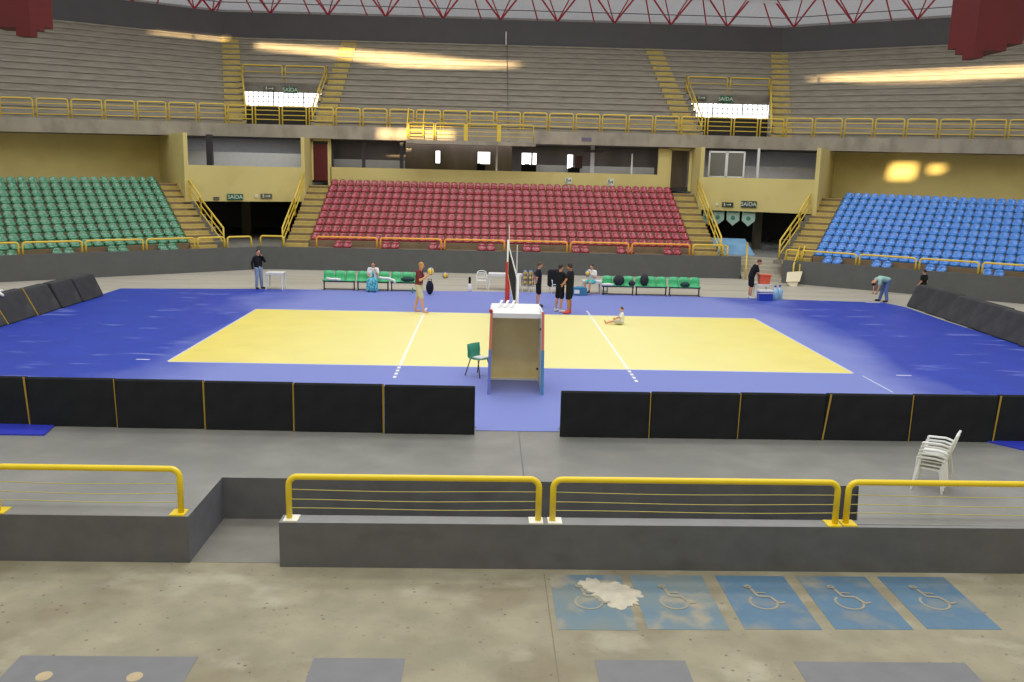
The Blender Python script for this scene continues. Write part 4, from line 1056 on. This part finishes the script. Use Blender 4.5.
# white plastic tables
def plastic_table(label, loc, w=.75, d=.7, h=.72):
    t = thing('plastic_table', label, 'table', loc, 0, 'white plastic tables')
    g = B().box((0, 0, h-.02), (w, d, .035)).box((0, -d/2+.02, h-.06), (w-.04, .02, .07)); g.build('tabletop', 'white', t)
    for sx in (-1, 1):
        for sy in (-1, 1):
            B().tube([(sx*(w/2-.06), sy*(d/2-.06), h-.03), (sx*(w/2-.02), sy*(d/2-.02), 0)], .035, 6, r2=.024).build('leg', 'white', t)
    return t
plastic_table('white plastic table beside the person in black and pale jeans', (-9.62, 10.1, .0), .72)
plastic_table('white plastic table left of the far net pole', (-.25, 11.4, 0), .9)
plastic_table('white plastic table just right of the far net pole', (.72, 11.2, 0), .7)
plastic_table('white plastic table carrying the orange tub by the exit steps', (10.95, 10.1, 0), .62, .6, .66)

# ------------------------------------------------------------------ benches of linked green seats
def bench(label, loc, group, rz=0, w=1.36, nseat=3):
    t = thing('team_bench', label, 'bench', loc, rz, group)
    sp = w/nseat
    for i in range(nseat):
        x = -w/2+sp*(i+.5)
        g = B(); prof = [(-.22, .40), (-.02, .385), (.12, .40), (.17, .46), (.20, .62), (.225, .80)]; G = []
        for j, (y, z) in enumerate(prof):
            ww = sp*.49 if j < 5 else sp*.43
            G.append([(x+tx*ww, y-(.03*tx*tx if j > 3 else 0), z+(.02*tx*tx if j < 4 else 0)-(.02*tx*tx if j == 5 else 0)) for tx in (-1, -.5, 0, .5, 1)])
        for j in range(5):
            for q in range(4): g.quad(G[j][q], G[j][q+1], G[j+1][q+1], G[j+1][q])
        bmesh.ops.remove_doubles(g.bm, verts=g.bm.verts, dist=.001)
        o = g.build('seat_shell', 'bench_green', t, smooth=True); so = o.modifiers.new('Solidify', 'SOLIDIFY'); so.thickness = .02
    B().box((0, 0, .355), (w, .06, .05)).build('beam', 'dark_metal', t)
    for sx in (-1, 1):
        x = sx*(w/2-.05)
        B().box((x, 0, .18), (.05, .05, .36)).box((x, 0, .02), (.05, .42, .035)).build('leg', 'dark_metal', t)
    B().box((0, .0, .04), (w-.1, .03, .03)).build('stretcher', 'dark_metal', t)
    return t
b0 = bench('green linked seat bench, leftmost of the left three', (-7.0, 10.25, 0), 'team benches left of the net')
def cp(src, label, loc, group):
    c = copy_tree(src); c.location = loc; c['label'] = label; c['group'] = group; return c
cp(b0, 'green linked seat bench in the middle of the left three', (-5.58, 10.25, 0), 'team benches left of the net')
cp(b0, 'green linked seat bench, right of the left three, behind the man in maroon', (-4.16, 10.25, 0), 'team benches left of the net')
cp(b0, 'green linked seat bench with backpacks, nearest the net of the right three', (4.85, 10.4, 0), 'team benches right of the net')
cp(b0, 'green linked seat bench in the middle of the right three', (6.27, 10.4, 0), 'team benches right of the net')
cp(b0, 'green linked seat bench at the right end, far from the net', (7.7, 10.4, 0), 'team benches right of the net')

def soft(name, m, loc, size, label, cat, seg=12, extra=None):
    t = thing(name, label, cat, loc)
    B().ball((0, 0, size[2]), 1, seg, size).build('body', m, t, smooth=True)
    if extra: extra(t)
    return t
def strap_part(t): B().tube([(-.1, -.02, .3), (-.08, -.02, .42), (.08, -.02, .42), (.1, -.02, .3)], .015, 5).build('handle', 'cl_black', t)
soft('backpack', 'bag', (4.85, 10.3, .40), (.24, .16, .24), 'round dark backpack on the right benches, nearest the net', 'backpack', extra=strap_part)
soft('small_bag', 'bag', (5.4, 10.25, .40), (.15, .12, .13), 'small black bag on the right benches between the two backpacks', 'bag')
soft('backpack', 'bag', (5.95, 10.35, .40), (.19, .15, .27), 'upright dark backpack on the right benches', 'backpack', extra=strap_part)
soft('small_bag', 'bag_green', (7.68, 10.25, .40), (.22, .14, .12), 'small dark bag on the right end bench', 'bag')
soft('sports_bag', 'bag_green', (-4.1, 10.15, .40), (.30, .16, .12), 'dark sports bag lying on the left benches', 'bag')
soft('backpack', 'cl_navy', (-3.12, 9.3, .012), (.16, .16, .29), 'dark navy backpack standing on the mat edge behind the man in maroon', 'backpack', extra=lambda t: B().tube([(-.08, -.05, .50), (-.07, -.05, .64), (.07, -.05, .64), (.08, -.05, .50)], .015, 5).build('handle', 'cl_black', t))
def towel(loc, pts, label, m='cl_white'):
    g = B(); n = len(pts)
    g.tube(pts, .055, 8); o = g.build('towel', m, smooth=True); o.location = loc; tag(o, label, 'towel')
towel((-7.25, 10.05, .47), [(-.25, 0, .03), (-.05, .02, .0), (.15, -.03, .01), (.35, 0, -.02)], 'white towel on the leftmost green bench')
towel((-5.05, 10.1, .47), [(-.3, 0, .12), (-.1, .0, .08), (.15, -.03, .08), (.38, -.06, -.0), (.42, -.1, -.1)], 'white towel crumpled right of the seated woman')
towel((4.35, 10.15, .46), [(-.22, 0, 0), (0, 0, .01), (.25, 0, 0)], 'white towel on the bench nearest the net')
tag(B().lathe([(.035, 0), (.04, .02), (.04, .16), (.015, .2), (.015, .23)], (-3.85, 9.6, .012), 10).build('bottle', mat('green_bottle', (60, 150, 100), .3), smooth=True), 'small green bottle on the floor before the left benches', 'bottle')
t = thing('water_bottle', 'white bottle with black cap standing alone left of the white chair', 'bottle', (-1.5, 10.55, .012))
B().lathe([(.07, 0), (.08, .03), (.08, .28), (.05, .33)], n=12).build('body', 'white', t, smooth=True); B().lathe([(.05, .33), (.055, .36), (.055, .58), (.03, .62)], n=12).build('cap', 'cl_black', t)
def ball(loc, label, r=.105, grp=None):
    t = thing('volleyball', label, 'ball', loc, .5, grp)
    B().ball((0, 0, 0), r, 14).build('cover', 'ball_yellow', t, smooth=True)
    g = B(); g.tube([(r*1.0*math.cos(q), 0, r*1.0*math.sin(q)) for q in [k*PI/10 for k in range(20)]], r*.16, 5, closed=True)
    g.tube([(0, r*1.0*math.cos(q), r*1.0*math.sin(q)) for q in [k*PI/10 for k in range(20)]], r*.13, 5, closed=True)
    g.build('panel_band', 'ball_blue', t, smooth=True); return t
ball((-2.75, 15.2, .14), 'yellow volleyball resting on the floor by the far wall', .14)
# ball trolley
t = thing('ball_basket', 'wire basket on legs filled with yellow volleyballs, behind the man in black', 'ball basket', (1.0, 10.9, 0))
g = B()
for z in (.28, .55, .88): g.tube([(-.26, -.26, z), (.26, -.26, z), (.26, .26, z), (-.26, .26, z)], .012, 5, closed=True)
for i in range(5):
    for s_ in (-.26, .26): g.tube([(-.26+.13*i, s_, .28), (-.26+.13*i, s_, .88)], .008, 4); g.tube([(s_, -.26+.13*i, .28), (s_, -.26+.13*i, .88)], .008, 4)
g.build('wire_basket', 'dark_metal', t)
for sx in (-1, 1):
    for sy in (-1, 1): B().tube([(sx*.24, sy*.24, .28), (sx*.24, sy*.24, 0)], .014, 6).build('leg', 'white', t)
k = 0
for z in (.40, .60, .80):
    for dx, dy in ((-.12, -.12), (.12, -.12), (-.12, .12), (.12, .12)):
        k += 1
        if k <= 12: ball((1.0+dx, 10.9+dy, z), 'yellow and blue volleyball in the wire basket, %s layer' % {.40: 'bottom', .60: 'middle', .80: 'top'}[z], .105, 'balls in the wire basket')
# black jacket over a chair
cj = place_chair(c0, 'white plastic chair covered by the black jackets behind the two people in black', (2.2, 10.6, 0), .2, 'white chairs at the far side')
g = B(); g.hexa([(-.33, -.06, .28), (.33, -.06, .34), (.36, .32, .30), (-.33, .32, .26)], [(-.31, .06, 1.0), (.3, .06, 1.02), (.3, .40, 1.0), (-.3, .40, .98)])
o = g.build('jacket', 'cl_black'); o.location = (2.2, 10.5, 0); o.rotation_euler = (0, 0, .2)
o.modifiers.new('Bevel', 'BEVEL').width = .06
tag(o, 'black jackets draped over a white chair at the far side', 'jacket')
# blue bag / box by seated person
t = thing('sports_bag', 'blue and teal bag with white tag on the floor behind the two people in black', 'bag', (3.15, 10.0, .012))
B().box((0, 0, .17), (.62, .3, .3)).ball((0, 0, .3), 1, 10, (.3, .14, .08)).build('body', 'bluebag', t); B().box((-.12, -.16, .16), (.22, .02, .16)).build('tag', 'cl_white', t)
# seat for the ball holding youngster
plastic_table('white stool table under the seated youngster in white', (3.75, 10.75, 0), .8, .6, .56)
cr_ = thing('pallet_box', 'small white openwork stand left of the right benches', 'stand', (4.35, 10.9, 0))
g = B(); g.box((-.2, 0, .3), (.04, .3, .6)); g.box((.1, 0, .3), (.04, .3, .6))
for z in (.08, .3, .52): g.box((-.05, 0, z), (.3, .3, .03))
g.build('frame', 'white', cr_)
# exit-side items: orange tub, cooler, water jug
t = thing('storage_tub', 'orange plastic tub on the white table by the exit steps', 'tub', (10.98, 10.0, .66))
B().hexa([(-.20, -.18, 0), (.20, -.18, 0), (.20, .18, 0), (-.20, .18, 0)], [(-.24, -.21, .36), (.24, -.21, .36), (.24, .21, .36), (-.24, .21, .36)]).build('body', 'crate', t)
B().box((0, 0, .375), (.52, .46, .03)).build('lid', 'crate', t)
t = thing('cooler_box', 'blue cooler box with white lid on the floor by the exit steps', 'cooler', (10.9, 9.45, .012))
B().box((0, 0, .19), (.56, .36, .38)).build('body', 'cooler', t); B().box((0, 0, .41), (.60, .40, .07)).build('lid', 'white', t)
B().tube([(-.29, -.0, .3), (-.3, -.21, .32), (.3, -.21, .32), (.29, 0, .3)], .012).build('handle', 'white', t)
t = thing('water_jug', 'pale blue water jug beside the blue cooler box', 'water jug', (11.42, 9.75, .012), 0, 'water jugs')
B().lathe([(.12, 0), (.14, .03), (.14, .38), (.06, .47), (.04, .5), (.04, .56)]).build('body', 'jug', t, smooth=True); B().lathe([(.045, .54), (.045, .6)]).build('cap', 'cooler', t)
c = copy_tree(t); c.location = (11.72, 10.1, 0); c['label'] = 'pale blue water jug, rightmost, behind the other one'

# ------------------------------------------------------------------ people
def remesh(o, vox=.012, smooth=2):
    m = o.modifiers.new('Remesh', 'REMESH'); m.mode = 'VOXEL'; m.voxel_size = vox; m.use_smooth_shade = True
    if smooth:
        s = o.modifiers.new('Smooth', 'SMOOTH'); s.factor = .5; s.iterations = smooth
BASE = dict(pelvis=(0, 0, .95), chest=(0, 0, 1.27), neck=(0, 0, 1.46), head=(.015, 0, 1.63),
            hl=(0, .09, .92), hr=(0, -.09, .92), kl=(.02, .10, .50), kr=(.02, -.10, .50), al=(-.01, .11, .08), ar=(-.01, -.11, .08), tl=(.16, .13, .035), tr=(.16, -.13, .035),
            sl=(0, .18, 1.41), sr=(0, -.18, 1.41), el=(-.02, .23, 1.13), er=(-.02, -.23, 1.13), wl=(.05, .24, .89), wr=(.05, -.24, .89), gl=(.08, .24, .80), gr=(.08, -.24, .80))
def person(name_label, loc, rz, H=1.75, pose=None, top='cl_black', top_sleeve='short', bottom='shorts', bottom_m='cl_black', shoe='shoe_dark', hair='hair_dark', skin='skin', hairlen=0., face=0., dress=False, group=None):
    J = dict(BASE)
    if pose: J.update(pose)
    J = {k: Vector(v) for k, v in J.items()}
    sc = H/1.75
    t = thing('person', name_label, 'person', loc, rz); t.scale = (sc, sc, sc)
    hd = J['head']; nk = J['neck']
    hup = (hd-nk).normalized(); fx = Vector((math.cos(face), math.sin(face), 0)); fx = (fx-hup*fx.dot(hup)).normalized(); fy = hup.cross(fx)
    HR = Matrix((fx, fy, hup)).transposed()
    g = B()
    hc = hd+hup*.0
    g.ball(hc, 1, 16, (.090, .076, .112), HR)
    g.ball(hc+HR@Vector((.028, 0, -.06)), 1, 12, (.058, .052, .056), HR)       # jaw
    g.capsule(hc+HR@Vector((.084, 0, .015)), hc+HR@Vector((.103, 0, -.015)), .010, .014, 8)  # nose
    g.capsule(hc+HR@Vector((.075, -.018, -.052)), hc+HR@Vector((.075, .018, -.052)), .009, .009, 8)  # lips
    for s_ in (-1, 1): g.ball(hc+HR@Vector((-.005, s_*.076, -.005)), 1, 8, (.022, .010, .032), HR)  # ears
    g.capsule(nk-hup*.04, hc-hup*.06, .055, .052)
    ch, pv = J['chest'], J['pelvis']
    lat = (J['sl']-J['sr']).normalized()
    g.capsule(J['sl']*.85+J['sr']*.15, J['sr']*.85+J['sl']*.15, .062, .062)
    for s_ in (-1, 1):
        g.capsule(ch+lat*s_*.085, pv+lat*s_*.06+(ch-pv)*.12, .098, .092)
        g.capsule(ch+lat*s_*.07, nk-(nk-ch)*.25+lat*s_*.06, .10, .055)
    g.capsule(J['hl'], J['hr'], .095, .095)
    for q in 'lr':
        g.capsule(J['s'+q], J['e'+q], .050, .038); g.capsule(J['e'+q], J['w'+q], .040, .026)
        g.capsule(J['h'+q], J['k'+q], .082, .055)
        kn, an = J['k'+q], J['a'+q]; mid = kn.lerp(an, .3); fwd = (J['t'+q]-an); fwd.z = 0
        back = -fwd.normalized()*.018 if fwd.length > 0 else Vector((0, 0, 0))
        g.capsule(kn, mid+back, .053, .054); g.capsule(mid+back, an, .054, .034)
        g.capsule(an-Vector((0, 0, .02)), J['t'+q], .036, .028)
        # hand: palm and five fingers
        w_, gg = J['w'+q], J['g'+q]; hdv = (gg-w_).normalized(); side = hdv.cross(lat)
        if side.length < .2: side = hdv.cross(Vector((0, 0, 1)))
        side.normalize(); th = side.cross(hdv).normalized()
        g.capsule(w_, w_+hdv*.045, .027, .024)
        for i in range(4):
            o_ = side*(-.027+.018*i); base = w_+hdv*.045+o_
            Lf = (.060, .070, .074, .062)[i]
            g.capsule(w_+hdv*.01+o_*.6, base+hdv*.01, .012, .0105, 8)
            kn_ = base+hdv*(.01+Lf*.5)
            g.capsule(base+hdv*.01, kn_, .0100, .0095, 8); g.capsule(kn_, kn_+(hdv*.8-th*.5).normalized()*Lf*.45, .0095, .0085, 8)
        tb_ = w_+hdv*.02+side*.028
        g.capsule(tb_, tb_+(hdv*.6+side*.8).normalized()*.035, .012, .011, 8)
        g.capsule(tb_+(hdv*.6+side*.8).normalized()*.035, tb_+(hdv*.6+side*.8).normalized()*.035+hdv*.028, .0105, .009, 8)
    body = g.build('body', skin, t); remesh(body, .0095, 1)
    # hair
    g = B()
    g.ball(hc+HR@Vector((-.018, 0, .026)), 1, 14, (.094, .085, .105), HR)
    if hairlen:
        g.capsule(hc+HR@Vector((-.055, 0, 0)), hc+HR@Vector((-.075, 0, -hairlen)), .065, .045)
    h_ = g.build('hair', hair, t, smooth=True); remesh(h_, .012, 2)
    for s_ in (-1, 1):
        B().ball(hc+HR@Vector((.083, s_*.030, .012)), .009, 8).build('eye', 'hair_dark', t, smooth=True)
    # top
    g = B(); e = .020
    g.capsule(J['sl']*.9+J['sr']*.1, J['sr']*.9+J['sl']*.1, .062+e, .062+e)
    for s_ in (-1, 1):
        g.capsule(ch+lat*s_*.085, pv+lat*s_*.066+(ch-pv)*.1, .098+e, .098+e)
        g.capsule(ch+lat*s_*.07, nk-(nk-ch)*.32+lat*s_*.06, .10+e, .05+e)
    for q in 'lr':
        if top_sleeve == 'short': g.capsule(J['s'+q], J['s'+q].lerp(J['e'+q], .62), .052+e, .052+e)
        elif top_sleeve == 'long': g.capsule(J['s'+q], J['e'+q], .05+e, .04+e); g.capsule(J['e'+q], J['e'+q].lerp(J['w'+q], .9), .04+e, .03+e)
    o = g.build('shirt' if not dress else 'dress_bodice', top, t); remesh(o, .014, 2)
    g = B()
    if dress:
        kn = (J['kl']+J['kr'])/2; an = (J['al']+J['ar'])/2
        for q in 'lr':
            g.capsule(J['h'+q], J['k'+q], .13, .13); g.capsule(J['k'+q], J['a'+q].lerp(J['k'+q], .08), .13, .17)
        g.capsule((J['kl']+J['kr'])/2, (J['al']+J['ar'])/2+Vector((0, 0, .1)), .13, .18)
        g.capsule(pv, ch, .14, .12)
        o = g.build('skirt', bottom_m, t)
    else:
        g.capsule(J['hl'], J['hr'], .095+e, .095+e); g.capsule(pv+lat*.03, pv-lat*.03+(ch-pv)*.1, .095+e, .095+e)
        for q in 'lr':
            if bottom == 'shorts': g.capsule(J['h'+q], J['h'+q].lerp(J['k'+q], .82), .085+e, .075+e)
            else: g.capsule(J['h'+q], J['k'+q], .085+e, .058+e); g.capsule(J['k'+q], J['k'+q].lerp(J['a'+q], .94), .058+e, .045+e)
        o = g.build('shorts' if bottom == 'shorts' else 'trousers', bottom_m, t)
    remesh(o, .014, 2)
    for q in 'lr':
        if shoe:
            g = B(); g.capsule(J['a'+q]-Vector((0, 0, .03)), J['t'+q]+Vector((0, 0, .012)), .048, .042)
            g.capsule(J['a'+q]-Vector((0, 0, .03)), J['a'+q]+Vector((0, 0, .015)), .048, .046)
            o = g.build('shoe', shoe, t); remesh(o, .012, 1)
    return t
RAD = math.radians
# faces +x in its own frame; rz turns it
person('person in black long-sleeved top and pale jeans, hand at face, beside a white table', (-10.3, 9.95, .012), RAD(-40), 1.66,
       dict(el=(.12, .26, 1.22), wl=(.16, .10, 1.46), gl=(.13, .06, 1.54), er=(-.05, -.28, 1.15), wr=(.02, -.30, .9), gr=(.05, -.30, .82), kl=(.02, .12, .5), al=(-.02, .17, .08), tl=(.12, .22, .035), ar=(-.02, -.10, .08)),
       'cl_black', 'long', 'trousers', 'cl_jeans', 'shoe_dark', 'hair_dark')
SIT = dict(pelvis=(0, 0, .50), chest=(.02, 0, .82), neck=(.03, 0, 1.01), head=(.06, 0, 1.17), hl=(.0, .09, .48), hr=(.0, -.09, .48), kl=(.42, .12, .48), kr=(.42, -.12, .48), al=(.45, .12, .08), ar=(.45, -.12, .08), tl=(.60, .13, .035), tr=(.60, -.13, .035),
           sl=(.02, .18, .96), sr=(.02, -.18, .96), el=(.08, .23, .70), er=(.08, -.23, .70), wl=(.26, .14, .66), wr=(.26, -.14, .66), gl=(.34, .10, .66), gr=(.34, -.10, .66))
person('seated woman in white top and long patterned turquoise skirt on the left bench', (-5.55, 10.15, .0), RAD(-90), 1.68,
       dict(SIT, el=(.12, .22, .72), wl=(.22, .1, .95), gl=(.18, .05, 1.06), al=(.42, .10, .08), ar=(.42, -.10, .08)), 'cl_white', 'short', 'shorts', 'cl_dress', 'shoe_dark', 'hair_brown', hairlen=.16, dress=True)
person('man in maroon shirt and khaki shorts walking while holding a volleyball', (-3.2, 4.45, .012), RAD(-12), 1.84,
       dict(chest=(.02, 0, 1.27), neck=(.05, 0, 1.45), head=(.09, 0, 1.61), el=(.10, .24, 1.14), er=(.12, -.24, 1.14), wl=(.32, .12, 1.30), wr=(.32, -.12, 1.28), gl=(.37, .10, 1.37), gr=(.37, -.10, 1.35),
            kl=(-.06, .10, .5), al=(-.16, .10, .09), tl=(.0, .13, .035), kr=(.14, -.10, .5), ar=(.20, -.11, .08), tr=(.37, -.13, .04)), 'cl_maroon', 'short', 'shorts', 'cl_khaki', None, 'hair_blond', 'skin')
ball((-2.78, 4.36, 1.52), 'yellow volleyball held by the man in maroon', .125)
person('man in black shirt and shorts standing in profile right of the net', (1.2, 6.4, .012), RAD(5), 1.72,
       dict(el=(-.10, .22, 1.15), er=(-.10, -.22, 1.15), wl=(-.08, .14, .95), wr=(-.10, -.12, .95), gl=(-.10, .08, .9), gr=(-.12, -.06, .9), head=(.04, 0, 1.62)), 'cl_navy', 'short', 'shorts', 'cl_black', 'shoe_dark', 'hair_brown')
person('person in black with white shoes, left of the pair standing by the yellow court', (1.93, 5.15, .012), RAD(30), 1.78,
       dict(er=(.10, -.24, 1.18), wr=(.16, -.12, 1.02), gr=(.18, -.04, 1.0), el=(.05, .28, 1.2), wl=(.10, .34, .98), gl=(.12, .35, .9), ar=(-.02, -.08, .08), al=(-.04, .2, .08), kl=(.0, .15, .5), tl=(.10, .26, .035)), 'cl_black', 'short', 'shorts', 'cl_black', 'cl_white', 'hair_dark')
person('person in black with bright orange-red shoes, right of the pair by the yellow court', (2.26, 4.86, .012), RAD(158), 1.86,
       dict(el=(.05, .30, 1.20), wl=(.14, .38, 1.05), gl=(.18, .36, .98), head=(.03, .02, 1.62)), 'cl_black', 'short', 'shorts', 'cl_black', 'shoe_red', 'hair_dark', skin='skin2')
person('seated youngster in white shirt and turquoise shorts hugging a ball', (3.72, 10.50, .10), RAD(-125), 1.6,
       dict(SIT, wl=(.24, .08, .80), wr=(.24, -.08, .80), gl=(.30, .03, .84), gr=(.30, -.03, .84)), 'cl_white', 'short', 'shorts', 'cl_turq', 'shoe_dark', 'hair_dark')
ball((3.50, 10.20, .92), 'yellow volleyball held by the seated youngster', .12)
person('small child in pale shirt sitting on the yellow court with legs stretched', (3.86, 2.62, .012), RAD(178), 1.15,
       dict(pelvis=(0, 0, .13), chest=(-.03, 0, .45), neck=(-.01, 0, .64), head=(.02, 0, .82), hl=(.0, .09, .12), hr=(.0, -.09, .12), kl=(.42, .14, .20), kr=(.42, -.14, .16), al=(.80, .10, .08), ar=(.82, -.12, .08), tl=(.86, .12, .2), tr=(.88, -.13, .2),
            sl=(-.02, .17, .59), sr=(-.02, -.17, .59), el=(.10, .22, .38), er=(.10, -.22, .38), wl=(.32, .16, .32), wr=(.32, -.16, .30), gl=(.4, .14, .3), gr=(.4, -.14, .28)), 'cl_white', 'short', 'shorts', 'cl_khaki', None, 'hair_brown')
person('person in black shirt and shorts leaning over the white table by the exit steps', (10.42, 9.95, .012), RAD(0), 1.78,
       dict(chest=(.10, 0, 1.24), neck=(.20, 0, 1.40), head=(.29, 0, 1.53), sl=(.15, .18, 1.36), sr=(.15, -.18, 1.36), el=(.22, .22, 1.08), er=(.22, -.22, 1.08), wl=(.42, .12, .98), wr=(.42, -.12, .98), gl=(.5, .1, .95), gr=(.5, -.1, .95)),
       'cl_black', 'short', 'shorts', 'cl_black', 'cl_white', 'hair_brown')
person('person in pale teal shirt and blue jeans bending down at the right mat corner', (16.15, 9.85, .0), RAD(185), 1.78,
       dict(pelvis=(-.10, 0, .92), chest=(.22, 0, .98), neck=(.40, 0, .93), head=(.52, 0, .80), hl=(-.08, .09, .90), hr=(-.08, -.09, .90), kl=(.02, .12, .50), kr=(.02, -.14, .50), al=(-.04, .16, .08), ar=(.10, -.18, .08), tl=(.12, .18, .035), tr=(.26, -.2, .035),
            sl=(.34, .18, .94), sr=(.34, -.18, .94), el=(.38, .2, .66), er=(.38, -.2, .66), wl=(.42, .14, .42), wr=(.42, -.14, .42), gl=(.44, .12, .33), gr=(.44, -.12, .33)), 'cl_teal', 'short', 'trousers', 'cl_jeans2', 'shoe_dark', 'hair_dark')
person('person in black shirt behind the right padded barriers, seen from behind', (17.6, 9.5, 0), RAD(120), 1.46,
       dict(er=(.0, -.26, 1.14), wl=(.12, .24, .95), gl=(.14, .24, .87)), 'cl_black', 'short', 'trousers', 'cl_black', 'shoe_dark', 'hair_dark')

# ------------------------------------------------------------------ light
world = bpy.data.worlds.new('world'); scene.world = world; world.use_nodes = True
nt = world.node_tree; bg = nt.nodes['Background']
tc = nt.nodes.new('ShaderNodeTexCoord'); sp = nt.nodes.new('ShaderNodeSeparateXYZ'); rp = nt.nodes.new('ShaderNodeValToRGB'); mr = nt.nodes.new('ShaderNodeMapRange')
nt.links.new(tc.outputs['Generated'], sp.inputs[0]); nt.links.new(sp.outputs['Z'], mr.inputs['Value']); mr.inputs['From Min'].default_value = -1; mr.inputs['From Max'].default_value = 1
nt.links.new(mr.outputs['Result'], rp.inputs['Fac'])
rp.color_ramp.elements[0].position = .45; rp.color_ramp.elements[0].color = (.62, .62, .62, 1)
rp.color_ramp.elements[1].position = .95; rp.color_ramp.elements[1].color = (1.0, 1.0, 1.0, 1)
nt.links.new(rp.outputs['Color'], bg.inputs['Color']); bg.inputs['Strength'].default_value = .95
# unseen overhead strip lights, added for seat glints and to fill front faces
for k, y in enumerate((-22, -2, 10)):
    ld = bpy.data.lights.new('overhead_fill_strip', 'AREA'); lo = bpy.data.objects.new('overhead_fill_strip', ld); COL.objects.link(lo)
    ld.shape = 'RECTANGLE'; ld.size = 26; ld.size_y = 3.4; ld.energy = (2500, 1900, 1900)[k]; ld.color = (1, .985, .95)
    lo.location = (0, y, 24)

for nm, x, y, z, sx_, sy_, e_ in (('gallery_fill', 0, 27.6, 6.62, 20, 1.2, 120), ('gallery_fill', -16, 27, 6.62, 7, 1.5, 38), ('gallery_fill', 16, 27, 6.62, 7, 1.5, 30), ('tunnel_fill', 15.5, 26.5, 3.2, 4, 2, 26), ('tunnel_fill', -15.5, 27, 3.2, 4, 2, 5)):  # fill lights added to brighten the dark galleries and tunnels, no visible fixtures
    ld = bpy.data.lights.new(nm, 'AREA'); lo = bpy.data.objects.new(nm, ld); COL.objects.link(lo)
    ld.shape = 'RECTANGLE'; ld.size = sx_; ld.size_y = sy_; ld.energy = e_; ld.color = (.97, .98, 1); lo.location = (x, y, z)

# unseen wall added behind the camera, its openings shaped to throw the sun streaks
sd = Vector((0.0, math.cos(RAD(8)), -math.sin(RAD(8))))
YW = -45.0
PATCH = [[(-16.69, 36.15, 13.26), (-10.95, 35.62, 12.96), (-6.89, 35.28, 12.76), (-2.16, 34.55, 12.35), (1.5, 34.2, 12.15), (0.63, 33.88, 11.96), (-3.44, 33.44, 11.71), (-6.71, 33.46, 11.72), (-8.72, 33.9, 11.97), (-10.77, 34.48, 12.3), (-16.54, 35.5, 12.89)],
 [(19.9, 32.4, 11.50), (21.5, 31.8, 11.68), (24.73, 29.75, 11.77), (31.26, 25.97, 11.98), (30.58, 24.69, 11.16), (26.12, 27.3, 11.02), (22.84, 29.59, 11.1), (21.5, 31.0, 11.18), (19.9, 32.4, 11.36)],
 [(-7.1, 25.0, 7.28), (-2.85, 25.0, 7.30), (-2.85, 25.0, 6.82), (-7.1, 25.0, 6.78)],
 [(22.10, 22.23, 6.2), (23.15, 21.5, 6.22), (23.05, 21.6, 5.42), (21.98, 22.3, 5.40)],
 [(23.7, 21.1, 6.12), (24.4, 20.7, 6.1), (24.2, 20.8, 5.8), (23.7, 21.2, 5.8)],
 [(-23.1, 34.33, 13.62), (-18.82, 37.04, 13.66), (-18.67, 36.51, 13.44), (-22.96, 33.91, 13.5)]]
from mathutils.geometry import tessellate_polygon
loops = [[Vector((-62, YW, -3)), Vector((62, YW, -3)), Vector((62, YW, 34)), Vector((-62, YW, 34))]]
for pt in PATCH:
    L = []
    for p in pt:
        p = Vector(p); k = (YW-p.y)/sd.y; q = p+sd*k; L.append(q)
    loops.append(L[::-1])
flat = [v for L in loops for v in L]
bm = bmesh.new(); vs = [bm.verts.new(v) for v in flat]
for tri in tessellate_polygon(loops):
    try: bm.faces.new([vs[i] for i in tri])
    except ValueError: pass
me = bpy.data.meshes.new('wall_sun_mask'); bm.to_mesh(me); bm.free(); me.materials.append(M['wall_yellow'])
o = bpy.data.objects.new('wall_sun_mask', me); COL.objects.link(o); struct(o)
so = o.modifiers.new('Solidify', 'SOLIDIFY'); so.thickness = .12
sun_d = bpy.data.lights.new('sun', 'SUN'); sun = bpy.data.objects.new('sun', sun_d); COL.objects.link(sun)
sun_d.energy = 17; sun_d.color = (1, .70, .34); sun_d.angle = RAD(.52)
sun.rotation_euler = sd.to_track_quat('-Z', 'Y').to_euler()

scene.view_settings.view_transform = 'Standard'; scene.view_settings.look = 'None'
scene.view_settings.exposure = 0; scene.view_settings.gamma = 1; scene.view_settings.use_curve_mapping = False
